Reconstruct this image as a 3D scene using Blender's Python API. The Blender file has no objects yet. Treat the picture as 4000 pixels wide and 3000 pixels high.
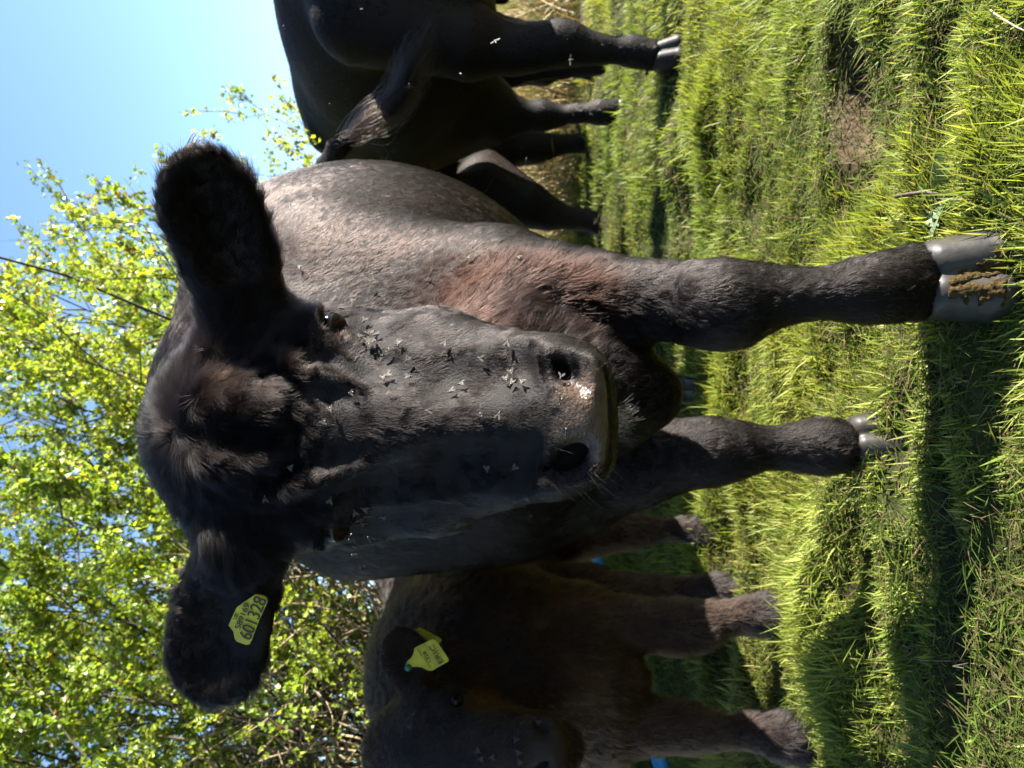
import bpy, math, random
import numpy as np
from mathutils import Vector, Matrix
from mathutils.bvhtree import BVHTree

# ------------------------------------------------------------------ camera, sky, sun, exposure
S = bpy.context.scene
COL = S.collection
rad = math.radians
FPX, PITCH, CAMH = 2850.0, rad(5.0), 0.80
cp, sp = math.cos(PITCH), math.sin(PITCH)
CAM = np.array([0.0, 0.0, CAMH])
RGT, DWN, FWD = np.array([1., 0, 0]), np.array([0., -sp, -cp]), np.array([0., cp, -sp])
cam_d = bpy.data.cameras.new('camera')
cam_d.sensor_fit = 'HORIZONTAL'
cam_d.sensor_width = 36.0
cam_d.lens = 36.0 * FPX / 4000.0
cam_d.clip_start, cam_d.clip_end = 0.05, 3000.0
cam_d.dof.use_dof = True
cam_d.dof.focus_distance = 0.84
cam_d.dof.aperture_fstop = 7.5
cam = bpy.data.objects.new('camera', cam_d)
COL.objects.link(cam)
# the phone was held on its side: image right is world down
cam.matrix_world = Matrix(((DWN[0], RGT[0], -FWD[0], 0), (DWN[1], RGT[1], -FWD[1], 0),
                           (DWN[2], RGT[2], -FWD[2], CAMH), (0, 0, 0, 1)))
S.camera = cam

SUN_EL, SUN_AZ = rad(27.0), rad(94.0)      # azimuth clockwise from +Y
sun_dir = np.array([math.cos(SUN_EL) * math.sin(SUN_AZ), math.cos(SUN_EL) * math.cos(SUN_AZ), math.sin(SUN_EL)])
w = bpy.data.worlds.new('World')
S.world = w
w.use_nodes = True
nt = w.node_tree
sky = nt.nodes.new('ShaderNodeTexSky')
sky.sky_type = 'NISHITA'
sky.sun_disc = False
sky.sun_elevation, sky.sun_rotation = SUN_EL, SUN_AZ
sky.air_density, sky.dust_density, sky.ozone_density = 1.0, 0.15, 3.0
bg = nt.nodes['Background']
bg.inputs['Strength'].default_value = 0.05
nt.links.new(sky.outputs[0], bg.inputs[0])
sl = bpy.data.lights.new('sun', 'SUN')
sl.energy, sl.angle, sl.color = 5.0, rad(0.5), (1.0, 0.95, 0.87)
so = bpy.data.objects.new('sun', sl)
COL.objects.link(so)
so.rotation_euler = Vector(-sun_dir).to_track_quat('-Z', 'Y').to_euler()
so.location = (6, 1, 6)
vs = S.view_settings
vs.view_transform, vs.look, vs.exposure, vs.gamma = 'Standard', 'None', 2.9, 1.0
vs.use_curve_mapping = False
S.render.engine = 'CYCLES'
S.cycles.max_bounces = 8
S.cycles.transparent_max_bounces = 8
S.cycles.use_denoising = True
S.cycles.denoiser = 'OPENIMAGEDENOISE'
S.cycles.denoising_prefilter = 'ACCURATE'
S.cycles_curves.shape = 'RIBBONS'
S.cycles_curves.subdivisions = 2
rng = np.random.default_rng(7)

# ------------------------------------------------------------------ helpers
def W(U, V, d):
    "world point seen at upright picture position (U right, V down, 3000 x 4000) at depth d"
    return CAM + d * FWD + ((U - 1500) / FPX * d) * RGT + ((V - 2000) / FPX * d) * DWN

def ray(U, V):
    v = W(U, V, 1.0) - CAM
    return v / np.linalg.norm(v)

def G(U, V, z=0.0):
    r = ray(U, V)
    return CAM + r * ((z - CAMH) / r[2])

def nrm(v):
    v = np.asarray(v, float)
    return v / np.maximum(np.linalg.norm(v, axis=-1, keepdims=True), 1e-9)

def vnoise(P, seed=0):
    "value noise in -1..1 for points (n,3)"
    P = np.asarray(P, np.float64)
    i = np.floor(P).astype(np.int64)
    f = P - i
    f = f * f * (3 - 2 * f)
    def h(a, b, c):
        n = (a * 73856093) ^ (b * 19349663) ^ (c * 83492791) ^ (seed * 2654435761)
        n = (n ^ (n >> 13)) * 1274126177 & 0x7fffffff
        n = (n ^ (n >> 16)) & 0xffff
        return n / 32767.5 - 1
    r = 0
    for a in (0, 1):
        for b in (0, 1):
            for c in (0, 1):
                wt = (f[:, 0] if a else 1 - f[:, 0]) * (f[:, 1] if b else 1 - f[:, 1]) * (f[:, 2] if c else 1 - f[:, 2])
                r = r + wt * h(i[:, 0] + a, i[:, 1] + b, i[:, 2] + c)
    return r

def tag(o, label=None, cat=None, group=None, kind=None):
    if label: o['label'] = label
    if cat: o['category'] = cat
    if group: o['group'] = group
    if kind: o['kind'] = kind
    return o

def empty(name, loc=(0, 0, 0)):
    o = bpy.data.objects.new(name, None)
    o.empty_display_size = 0.1
    COL.objects.link(o)
    o.location = [float(c) for c in loc]
    return o

def link(name, data, mat=None, parent=None):
    o = bpy.data.objects.new(name, data)
    if mat is not None:
        for m in (mat if isinstance(mat, (list, tuple)) else [mat]):
            data.materials.append(m)
    COL.objects.link(o)
    if parent is not None:
        o.parent = parent
        root = parent
        off = Vector((0, 0, 0))
        while root is not None:
            off += root.location
            root = root.parent
        o.location = -off          # mesh data stays in world coordinates
    return o

def mesh_np(name, V, quads=None, tris=None, smooth=True, col=None, mat_idx=None):
    me = bpy.data.meshes.new(name)
    V = np.asarray(V, np.float32)
    me.vertices.add(len(V))
    me.vertices.foreach_set('co', V.ravel())
    loops, starts = [], []
    n = 0
    for F, k in ((quads, 4), (tris, 3)):
        if F is not None and len(F):
            F = np.asarray(F, np.int32)
            loops.append(F.ravel())
            starts.append(n + np.arange(len(F), dtype=np.int32) * k)
            n += F.size
    loops = np.concatenate(loops)
    starts = np.concatenate(starts)
    me.loops.add(len(loops))
    me.loops.foreach_set('vertex_index', loops)
    me.polygons.add(len(starts))
    me.polygons.foreach_set('loop_start', starts)
    if mat_idx is not None:
        me.polygons.foreach_set('material_index', np.asarray(mat_idx, np.int32))
    me.update(calc_edges=True)
    me.polygons.foreach_set('use_smooth', np.full(len(starts), bool(smooth)))
    if col is not None:
        at = me.color_attributes.new('col', 'FLOAT_COLOR', 'POINT')
        c = np.ones((len(V), 4), np.float32)
        c[:, :3] = col
        at.data.foreach_set('color', c.ravel())
    me.validate()
    return me

# ------------------------------------------------------------------ materials
def new_mat(name):
    m = bpy.data.materials.new(name)
    m.use_nodes = True
    b = m.node_tree.nodes['Principled BSDF']
    return m, m.node_tree, b

def attr_node(t, name='col'):
    a = t.nodes.new('ShaderNodeAttribute')
    a.attribute_name = name
    return a

def hair_mat(name, rough=0.30, offset=2.0, ior=1.15):
    m = bpy.data.materials.new(name)
    m.use_nodes = True
    t = m.node_tree
    t.nodes.remove(t.nodes['Principled BSDF'])
    h = t.nodes.new('ShaderNodeBsdfHairPrincipled')
    h.model, h.parametrization = 'CHIANG', 'COLOR'
    h.inputs['Roughness'].default_value = rough
    h.inputs['Radial Roughness'].default_value = 0.5
    h.inputs['Offset'].default_value = rad(offset)
    h.inputs['IOR'].default_value = ior
    a = attr_node(t)
    t.links.new(a.outputs['Color'], h.inputs['Color'])
    t.links.new(h.outputs[0], t.nodes['Material Output'].inputs['Surface'])
    return m

def simple(name, color, rough=0.6, spec=0.4, noise=None, bump=0.0, scale=40.0, attr=False, coat=0.0):
    m, t, b = new_mat(name)
    b.inputs['Roughness'].default_value = rough
    b.inputs['Specular IOR Level'].default_value = spec
    b.inputs['Coat Weight'].default_value = coat
    b.inputs['Coat Roughness'].default_value = 0.15
    b.inputs['Base Color'].default_value = (*color, 1)
    src = None
    if attr:
        src = attr_node(t).outputs['Color']
        t.links.new(src, b.inputs['Base Color'])
    if noise or bump:
        tc = t.nodes.new('ShaderNodeTexCoord')
        n = t.nodes.new('ShaderNodeTexNoise')
        n.inputs['Scale'].default_value = scale
        n.inputs['Detail'].default_value = 6
        t.links.new(tc.outputs['Object'], n.inputs['Vector'])
        if noise:
            mx = t.nodes.new('ShaderNodeMix')
            mx.data_type = 'RGBA'
            mx.blend_type = 'MIX' if not attr else 'MULTIPLY'
            r = t.nodes.new('ShaderNodeValToRGB')
            r.color_ramp.elements[0].position, r.color_ramp.elements[1].position = 0.35, 0.68
            t.links.new(n.outputs[0], r.inputs[0])
            if attr:
                mx.inputs[0].default_value = 1.0
                r.color_ramp.elements[0].color = (*noise, 1)
                r.color_ramp.elements[1].color = (1, 1, 1, 1)
                t.links.new(src, mx.inputs[6])
                t.links.new(r.outputs[0], mx.inputs[7])
            else:
                t.links.new(r.outputs[0], mx.inputs[0])
                mx.inputs[6].default_value = (*color, 1)
                mx.inputs[7].default_value = (*noise, 1)
            t.links.new(mx.outputs[2], b.inputs['Base Color'])
        if bump:
            bp = t.nodes.new('ShaderNodeBump')
            bp.inputs['Strength'].default_value = bump
            bp.inputs['Distance'].default_value = 0.01
            t.links.new(n.outputs[0], bp.inputs['Height'])
            t.links.new(bp.outputs[0], b.inputs['Normal'])
    return m

def leaf_mat(name, rough=0.45, trans=0.45, spec=0.4, tint=(1.25, 1.2, 0.55)):
    m, t, b = new_mat(name)
    a = attr_node(t)
    b.inputs['Roughness'].default_value = rough
    b.inputs['Specular IOR Level'].default_value = spec
    t.links.new(a.outputs['Color'], b.inputs['Base Color'])
    tr = t.nodes.new('ShaderNodeBsdfTranslucent')
    mu = t.nodes.new('ShaderNodeMix')
    mu.data_type, mu.blend_type = 'RGBA', 'MULTIPLY'
    mu.inputs[0].default_value = 1.0
    mu.inputs[7].default_value = (*tint, 1)
    t.links.new(a.outputs['Color'], mu.inputs[6])
    t.links.new(mu.outputs[2], tr.inputs['Color'])
    ms = t.nodes.new('ShaderNodeMixShader')
    ms.inputs[0].default_value = trans
    t.links.new(b.outputs[0], ms.inputs[1])
    t.links.new(tr.outputs[0], ms.inputs[2])
    t.links.new(ms.outputs[0], t.nodes['Material Output'].inputs['Surface'])
    return m

M_SKIN = simple('cow_skin', (0.012, 0.010, 0.010), 0.6, 0.08, attr=True, bump=0.25, scale=350.0)
def wet_nose(m):
    t = m.node_tree
    b = t.nodes['Principled BSDF']
    a = attr_node(t, 'wet')
    for sock, lo, hi in (('Roughness', .6, .30), ('Specular IOR Level', .08, .26)):
        r = t.nodes.new('ShaderNodeMapRange')
        r.inputs[3].default_value, r.inputs[4].default_value = lo, hi
        t.links.new(a.outputs['Fac'], r.inputs[0])
        t.links.new(r.outputs[0], b.inputs[sock])
    old = b.inputs['Normal'].links[0].from_node
    tc = t.nodes.new('ShaderNodeTexCoord')
    v = t.nodes.new('ShaderNodeTexVoronoi')
    v.inputs['Scale'].default_value = 230
    t.links.new(tc.outputs['Object'], v.inputs['Vector'])
    bp = t.nodes.new('ShaderNodeBump')
    bp.invert = True
    bp.inputs['Distance'].default_value = .004
    mu = t.nodes.new('ShaderNodeMath'); mu.operation = 'MULTIPLY'; mu.inputs[1].default_value = .22
    t.links.new(a.outputs['Fac'], mu.inputs[0])
    t.links.new(mu.outputs[0], bp.inputs['Strength'])
    t.links.new(v.outputs['Distance'], bp.inputs['Height'])
    t.links.new(old.outputs[0], bp.inputs['Normal'])
    t.links.new(bp.outputs[0], b.inputs['Normal'])
wet_nose(M_SKIN)
M_FUR = hair_mat('cow_fur')
M_FURC = hair_mat('calf_fur', rough=.34, ior=1.30)
M_HOOF = simple('hoof_horn', (0.026, 0.022, 0.017), 0.5, 0.2, noise=(0.009, 0.0085, 0.008), bump=0.12, scale=45, coat=0.08)
M_MUD = simple('dried_dung', (0.045, 0.028, 0.008), 0.9, 0.1, noise=(0.018, 0.011, 0.004), bump=1.0, scale=130)
M_EYE = simple('eye_wet', (0.02, 0.01, 0.006), 0.10, 0.12, attr=True, coat=0.03)
M_TAG = simple('tag_plastic', (0.40, 0.37, 0.012), 0.45, 0.25, noise=(0.25, 0.21, 0.02), scale=60)
M_INK = simple('tag_ink', (0.025, 0.022, 0.015), 0.6, 0.2)
M_INKF = simple('tag_faint_ink', (0.17, 0.16, 0.02), 0.6, 0.2)
M_STUD = simple('tag_stud', (0.02, 0.10, 0.07), 0.4, 0.4)

# ------------------------------------------------------------------ implicit sculpting
def axis(*segs):
    out = []
    for a, b, st in segs:
        n = max(2, int(round((b - a) / st)))
        out.append(np.linspace(a, b, n, endpoint=False))
    out.append(np.array([segs[-1][1]]))
    return np.concatenate(out)

class Field:
    def __init__(s, xs, ys, zs):
        s.A = [np.asarray(a, np.float64) for a in (xs, ys, zs)]
        s.F = np.full([len(a) for a in s.A], 1e3, np.float32)
    def op(s, lo, hi, fn, k, mode):
        sl = []
        for i in range(3):
            a = max(0, np.searchsorted(s.A[i], lo[i] - k * 1.2) - 1)
            b = min(len(s.A[i]), np.searchsorted(s.A[i], hi[i] + k * 1.2) + 1)
            if b <= a: return
            sl.append(slice(a, b))
        sl = tuple(sl)
        X, Y, Z = np.meshgrid(*[s.A[i][sl[i]] for i in range(3)], indexing='ij')
        d = fn(np.stack([X, Y, Z], -1))
        f = s.F[sl]
        if mode == 'u':
            h = np.maximum(k - np.abs(f - d), 0) / k
            s.F[sl] = np.minimum(f, d) - h * h * k * 0.25
        else:
            d = -d
            h = np.maximum(k - np.abs(f - d), 0) / k
            s.F[sl] = np.maximum(f, d) + h * h * k * 0.25
    def cap(s, a, ra, b, rb, k=0.03, mode='u', u=None, ku=1.0):
        a, b = np.asarray(a, float), np.asarray(b, float)
        ba = b - a
        L2 = max(float(ba @ ba), 1e-12)
        R = max(ra, rb) * max(1.0, ku)
        def fn(P):
            pa = P - a
            t = np.clip(pa @ ba / L2, 0, 1)
            q = pa - t[..., None] * ba
            if u is not None:
                un = nrm(u)
                c = q @ un
                q = q - (c * (1 - 1 / ku))[..., None] * un
            return np.linalg.norm(q, axis=-1) - (ra + (rb - ra) * t)
        s.op(np.minimum(a, b) - R, np.maximum(a, b) + R, fn, k, mode)
    def chain(s, pts, k=0.03, mode='u', u=None, ku=1.0):
        for (a, ra), (b, rb) in zip(pts[:-1], pts[1:]):
            s.cap(a, ra, b, rb, k, mode, u, ku)
    def ell(s, c, r, R=None, k=0.03, mode='u'):
        c, r = np.asarray(c, float), np.asarray(r, float)
        R = np.eye(3) if R is None else np.asarray(R, float)
        def fn(P):
            q = (P - c) @ R.T
            k0 = np.linalg.norm(q / r, axis=-1)
            k1 = np.linalg.norm(q / (r * r), axis=-1)
            return k0 * (k0 - 1) / np.maximum(k1, 1e-6)
        e = np.sqrt(((R * r[:, None]) ** 2).sum(0))
        s.op(c - e, c + e, fn, k, mode)
    def rbox(s, c, h, rr, R=None, k=0.03, mode='u'):
        c, h = np.asarray(c, float), np.asarray(h, float)
        R = np.eye(3) if R is None else np.asarray(R, float)
        def fn(P):
            q = np.abs((P - c) @ R.T) - h
            return np.linalg.norm(np.maximum(q, 0), axis=-1) + np.minimum(q.max(-1), 0) - rr
        e = np.abs(R.T) @ h + rr
        s.op(c - e, c + e, fn, k, mode)
    def sample(s, P):
        idx, fr = [], []
        for i in range(3):
            j = np.clip(np.searchsorted(s.A[i], P[:, i]) - 1, 0, len(s.A[i]) - 2)
            idx.append(j)
            fr.append(np.clip((P[:, i] - s.A[i][j]) / (s.A[i][j + 1] - s.A[i][j]), 0, 1))
        r = 0
        for a in (0, 1):
            for b in (0, 1):
                for c in (0, 1):
                    wt = (fr[0] if a else 1 - fr[0]) * (fr[1] if b else 1 - fr[1]) * (fr[2] if c else 1 - fr[2])
                    r = r + wt * s.F[idx[0] + a, idx[1] + b, idx[2] + c]
        return r
    def hit(s, U, V, t0=0.4, t1=4.0):
        "first surface point along the view ray"
        r = ray(U, V)
        t = np.arange(t0, t1, 0.002)
        f = s.sample(CAM + t[:, None] * r)
        i = np.nonzero(f < 0)[0]
        return CAM + t[i[0]] * r if len(i) else None
    def mesh(s):
        F = s.F
        nx, ny, nz = F.shape
        sg = F < 0
        cnt = np.zeros((nx - 1, ny - 1, nz - 1), np.int8)
        for a in (0, 1):
            for b in (0, 1):
                for c in (0, 1):
                    cnt += sg[a:nx - 1 + a, b:ny - 1 + b, c:nz - 1 + c]
        act = (cnt > 0) & (cnt < 8)
        I, J, K = np.nonzero(act)
        n = len(I)
        vid = np.full(act.shape, -1, np.int32)
        vid[I, J, K] = np.arange(n)
        acc = np.zeros((n, 3)); num = np.zeros(n)
        ax = s.A
        for d in range(3):
            o = [(0, 0), (0, 1), (1, 0), (1, 1)]
            for (p, q) in o:
                c0 = [I, J, K]
                e = [0, 0, 0]
                others = [i for i in range(3) if i != d]
                e[others[0]], e[others[1]] = p, q
                i0 = [c0[i] + e[i] for i in range(3)]
                i1 = list(i0); i1[d] = i1[d] + 1
                f0, f1 = F[tuple(i0)], F[tuple(i1)]
                cr = (f0 < 0) != (f1 < 0)
                t = np.where(cr, f0 / np.where(cr, f0 - f1, 1), 0)
                P = np.stack([ax[i][i0[i]] for i in range(3)], -1)
                P[:, d] = P[:, d] + t * (ax[d][i1[d]] - ax[d][i0[d]])
                acc += np.where(cr[:, None], P, 0)
                num += cr
        Vt = acc / num[:, None]
        quads = []
        for d in range(3):
            e1, e2 = (d + 1) % 3, (d + 2) % 3
            sl0 = [slice(None)] * 3; sl1 = [slice(None)] * 3
            sl0[d] = slice(0, F.shape[d] - 1); sl1[d] = slice(1, None)
            a, b = sg[tuple(sl0)], sg[tuple(sl1)]
            cr = np.argwhere(a != b)
            ok = (cr[:, e1] > 0) & (cr[:, e2] > 0) & (cr[:, e1] < F.shape[e1] - 1) & (cr[:, e2] < F.shape[e2] - 1)
            cr = cr[ok]
            inside = a[tuple(cr.T)]
            q = []
            for (p, r) in ((-1, -1), (0, -1), (0, 0), (-1, 0)):
                c = cr.copy(); c[:, e1] += p; c[:, e2] += r
                q.append(vid[tuple(c.T)])
            q = np.stack(q, 1)
            q[~inside] = q[~inside][:, ::-1]
            quads.append(q)
        Q = np.concatenate(quads)
        Q = Q[(Q >= 0).all(1)]
        return Vt, Q

def vnormals(V, Q):
    n = np.cross(V[Q[:, 2]] - V[Q[:, 0]], V[Q[:, 3]] - V[Q[:, 1]])
    N = np.zeros_like(V)
    for i in range(4):
        np.add.at(N, Q[:, i], n)
    return nrm(N)

def relax(V, Q, n=2, lam=0.5):
    E = np.concatenate([Q[:, [0, 1]], Q[:, [1, 2]], Q[:, [2, 3]], Q[:, [3, 0]]])
    for _ in range(n):
        S_ = np.zeros_like(V); c = np.zeros(len(V))
        for a, b in ((0, 1), (1, 0)):
            np.add.at(S_, E[:, a], V[E[:, b]]); np.add.at(c, E[:, a], 1)
        V = V + lam * (S_ / np.maximum(c, 1)[:, None] - V)
    return V

def fur(name, parent, V, Q, N, nfun, count, mat, npt=4, seed=1):
    """short hair over a body. nfun(P, Nrm) -> dict(dens, length, flow, lift, col, rad)"""
    r = np.random.default_rng(seed)
    C = V[Q].mean(1); Nc = nrm(N[Q].mean(1))
    area = np.linalg.norm(np.cross(V[Q[:, 2]] - V[Q[:, 0]], V[Q[:, 3]] - V[Q[:, 1]]), axis=1) * 0.5
    wgt = area * nfun(C, Nc)['dens']
    cdf = np.cumsum(wgt)
    f = np.searchsorted(cdf, r.random(count) * cdf[-1])
    f = np.minimum(f, len(Q) - 1)
    a, b = r.random(count)[:, None], r.random(count)[:, None]
    q = Q[f]
    mixq = lambda A: (A[q[:, 0]] * (1 - a) + A[q[:, 1]] * a) * (1 - b) + (A[q[:, 3]] * (1 - a) + A[q[:, 2]] * a) * b
    P, n = mixq(V), nrm(mixq(N))
    D = nfun(P, n)
    L = D['length'] * (0.65 + 0.6 * r.random(count))
    flow = D['flow']
    cl_ = 0
    wob = np.stack([vnoise(P * 95, 11), vnoise(P * 95, 12), vnoise(P * 95, 13)], -1) * np.reshape(D.get('clump', 0.45), (-1, 1))
    wob2 = np.stack([vnoise(P * 22, 21), vnoise(P * 22, 22), vnoise(P * 22, 23)], -1) * 0.3
    flow = nrm(flow) + wob + wob2 + r.normal(0, 0.11, (count, 3))
    tan = flow - (flow * n).sum(1, keepdims=True) * n
    tan = nrm(tan)
    lift = np.clip(D['lift'] * (0.7 + 0.6 * r.random(count)) * (1 + .5 * vnoise(P * 120, 14)), .05, .9)[:, None]
    L = L * (1 + .3 * vnoise(P * 70, 15))
    t = np.linspace(0, 1, npt)[None, :, None]
    pts = (P - n * 0.0015)[:, None, :] + L[:, None, None] * (
        n[:, None, :] * (lift[:, None, :] * (t * 1.25 - 0.55 * t * t)) + tan[:, None, :] * (t * np.sqrt(np.maximum(1 - lift ** 2, 0.05))[:, None, :]))
    if 'droop' in D:
        pts[..., 2] -= D['droop'][:, None] * L[:, None] * np.linspace(0, 1, npt)[None] ** 2
    h = bpy.data.hair_curves.new(name)
    h.add_curves([npt] * count)
    h.attributes['position'].data.foreach_set('vector', pts.astype(np.float32).ravel())
    rd = h.attributes.new('radius', 'FLOAT', 'POINT')
    taper = np.linspace(1, 0.25, npt)[None]
    rd.data.foreach_set('value', (D['rad'][:, None] * taper).astype(np.float32).ravel())
    ca = h.attributes.new('col', 'FLOAT_COLOR', 'CURVE')
    cc = np.ones((count, 4), np.float32)
    cc[:, :3] = D['col'] * (0.75 + 0.5 * r.random((count, 1)))
    ca.data.foreach_set('color', cc.ravel())
    return link(name, h, mat, parent)

def strands(name, parent, curves, radius, col, mat, npt=6):
    "hand placed hairs: list of (npt,3) arrays"
    h = bpy.data.hair_curves.new(name)
    h.add_curves([npt] * len(curves))
    h.attributes['position'].data.foreach_set('vector', np.asarray(curves, np.float32).ravel())
    rd = h.attributes.new('radius', 'FLOAT', 'POINT')
    rd.data.foreach_set('value', (np.full((len(curves), 1), radius) * np.linspace(1, 0.3, npt)[None]).astype(np.float32).ravel())
    ca = h.attributes.new('col', 'FLOAT_COLOR', 'CURVE')
    cc = np.ones((len(curves), 4), np.float32)
    cc[:, :3] = col
    ca.data.foreach_set('color', cc.ravel())
    return link(name, h, mat, parent)

def ball(P, c, r, sharp=1.0):
    "soft mask 1 inside to 0 outside"
    return np.clip((1 - np.linalg.norm((P - np.asarray(c)) / np.asarray(r), axis=-1)) * sharp + 0.0, 0, 1)

def mixc(a, b, m):
    return a * (1 - m[:, None]) + np.asarray(b) * m[:, None]

def hoof(parent, top, toe_dir, width, height, tilt=0.0, name='hoof', mud=False):
    "two claws with a cleft: top = coronet centre, standing on the ground below"
    top = np.asarray(top, float)
    f = nrm(np.array([toe_dir[0], toe_dir[1], 0.0]))
    s_ = np.array([f[1], -f[0], 0.0])
    st = width / 34
    ext = width * 1.3
    fl = Field(np.arange(top[0] - ext, top[0] + ext, st), np.arange(top[1] - ext, top[1] + ext, st),
               np.arange(top[2] - height * 1.25, top[2] + height * 0.5, st))
    base = top - np.array([0, 0, height])
    Rh = np.stack([s_, f, np.array([0, 0, 1.0])])
    for sg_ in (-1, 1):
        c0 = base + s_ * sg_ * width * 0.17 + np.array([0, 0, height * .95])
        c1 = base + s_ * sg_ * width * 0.212 + f * width * 0.17 + np.array([0, 0, height * 0.28])
        fl.cap(c0, width * .262, c1, width * .288, k=.005, u=f, ku=1.45)
        fl.cap(c1, width * .28, base + s_ * sg_ * width * 0.25 - f * width * .3 + np.array([0, 0, height * 0.25]), width * .22, k=width * .06)
        fl.ell(top + s_ * sg_ * width * .24 - f * width * .42 + np.array([0, 0, height * .5]), (width * .10, width * .09, height * .16), k=.004)   # dewclaw
    fl.cap(top + f * width * 0.50 - np.array([0, 0, height * 0.1]), width * 0.012, base + f * width * 0.66 - np.array([0, 0, height * 0.1]), width * 0.02, k=width * 0.06, mode='s')
    fl.rbox(base - np.array([0, 0, height]), (1, 1, height), 0.0, k=0.004, mode='s')
    V, Q = fl.mesh()
    o = link(name, mesh_np(name, V, Q), M_HOOF, parent)
    if mud:
        m = Field(np.arange(top[0] - ext * .55, top[0] + ext * .55, 0.0016), np.arange(top[1] - ext, top[1] + ext * .3, 0.0016),
                  np.arange(base[2] - .01, top[2] + 0.03, 0.0016))
        r = np.random.default_rng(5)
        for i in range(260):
            t = r.random()
            u = 1882 + 40 * t + r.choice([-1, 1]) * (10 + 62 * abs(r.normal(0, .5)) * (.5 + t)) 
            v = 3715 + 215 * t
            h = fl.hit(u, v, .7, 1.6)
            if h is None: continue
            m.ell(h - ray(u, v) * .0005, r.uniform(0.0018, 0.0046, 3), k=0.002)
        V, Q = m.mesh()
        if len(Q):
            link('caked_dung', mesh_np('caked_dung', V, Q), M_MUD, o)
    return o
# ------------------------------------------------------------------ the black cow facing the camera
BLK = np.array([0.0075, 0.0060, 0.0055])

def build_main_cow():
    root = empty('cow', (0.1, 1.6, 0.0))
    tag(root, 'large black cow facing the camera with flies round its eyes and a numbered ear tag', 'cow', 'cattle in the field')
    M0, T0 = W(1375, 2375, .75), W(1300, 560, .88)
    ey = nrm(T0 - M0)
    ex = nrm(np.array([1., 0, 0]) - ey[0] * ey)
    ez = np.cross(ex, ey)
    R = np.stack([ex, ey, ez])
    def HP(U, V, z=0.0):
        r = ray(U, V)
        return CAM + r * (((M0 + ez * z - CAM) @ ez) / (r @ ez))
    f = Field(axis((-.48, -.43, .012), (-.43, .34, .0052), (.34, .80, .014)),
              axis((.66, 1.0, .0052), (1.0, 1.16, .009), (1.16, 3.0, .016)),
              axis((-.02, .5, .011), (.5, 1.22, .0052), (1.22, 1.6, .014)))
    # ---- trunk
    by = rad(-17)
    Rb = np.array([[math.cos(by), math.sin(by), 0], [-math.sin(by), math.cos(by), 0], [0, 0, 1]])
    f.ell((.175, 1.98, .90), (.335, .66, .435), Rb, k=.05)
    f.ell((.20, 1.75, .98), (.315, .55, .40), Rb, k=.08)
    f.ell((.36, 2.5, 1.0), (.29, .34, .34), Rb, k=.1)
    f.ell(W(1415, 1420, 1.42), (.272, .25, .37), k=.10)            # shoulders and chest
    f.ell(W(1420, 1900, 1.33), (.225, .2, .24), k=.10)
    f.cap(W(1480, 900, 1.5), .10, (.2, 1.9, 1.30), .10, k=.12)      # withers
    f.cap(W(1320, 1010, 1.0), .115, W(1420, 1300, 1.36), .23, k=.08)   # neck
    f.cap(W(1330, 840, 1.02), .07, W(1440, 900, 1.42), .11, k=.10)
    f.cap(W(1370, 1750, .98), .085, W(1500, 1950, 1.22), .16, k=.10)  # throat
    f.chain([(W(1500, 2080, 1.2), .15), (W(1480, 2330, 1.17), .10), (W(1452, 2560, 1.15), .034)], k=.07)   # brisket
    # shoulder muscles
    f.cap(W(1850, 1350, 1.36), .13, W(1835, 1950, 1.27), .125, k=.08)
    f.cap(W(1010, 1400, 1.46), .135, W(1080, 2000, 1.40), .13, k=.09)
    # ---- front legs (picture position, depth, half width in picture pixels)
    def leg(pts, k=.035, **kw):
        f.chain([(W(u, v, d), hw * d / FPX) for u, v, d, hw in pts], k=k, **kw)
    legR = [(1835, 1950, 1.25, 240), (1850, 2150, 1.20, 178), (1843, 2350, 1.16, 152), (1828, 2550, 1.115, 132), (1815, 2720, 1.085, 132),
            (1808, 2800, 1.07, 146), (1814, 2880, 1.065, 138), (1838, 2985, 1.06, 98), (1850, 3120, 1.05, 78), (1858, 3280, 1.045, 84),
            (1868, 3400, 1.04, 104), (1880, 3490, 1.05, 112), (1893, 3545, 1.07, 112)]
    leg(legR)
    f.ell(W(1800, 2790, 1.035), (.040, .022, .052), k=.03)
    f.cap(W(1830, 3010, 1.035), .020, W(1862, 3330, 1.02), .022, k=.02)
    f.cap(W(1735, 2900, 1.09), .022, W(1770, 2840, 1.09), .03, k=.03)
    f.cap(W(1858, 3600, 1.055), .034, W(1948, 3585, 1.055), .034, k=.03)
    legL = [(1080, 2000, 1.42, 250), (1130, 2250, 1.38, 200), (1180, 2480, 1.335, 150), (1210, 2600, 1.315, 122), (1232, 2710, 1.30, 112),
            (1238, 2800, 1.295, 112), (1243, 2880, 1.29, 88), (1250, 2980, 1.29, 64), (1253, 3110, 1.285, 74), (1256, 3210, 1.28, 94), (1258, 3275, 1.275, 96)]
    leg(legL)
    # hind legs
    f.chain([((.12, 2.45, .85), .19), ((.06, 2.42, .60), .11), ((.01, 2.56, .44), .062), ((-.005, 2.42, .24), .04), ((-.015, 2.30, .11), .052), ((-.02, 2.22, .06), .055)], k=.05)
    f.chain([((.46, 2.6, .85), .19), ((.38, 2.58, .60), .11), ((.34, 2.74, .44), .062), ((.32, 2.66, .24), .04), ((.31, 2.58, .11), .052), ((.31, 2.52, .06), .055)], k=.05)
    # tail swished out to the right
    tailp = [((.47, 2.76, 1.20), .05), (W(2250, 1255, 2.62), .045), (W(2340, 1285, 2.5), .040), (W(2440, 1330, 2.4), .034), (W(2520, 1400, 2.34), .024), (W(2600, 1470, 2.3), .014)]
    f.chain(tailp, k=.03)
    # ---- head
    cx = 1335
    f.ell(HP(1322, 1010, -.095), (.130, .110, .095), R, k=.03)
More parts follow.
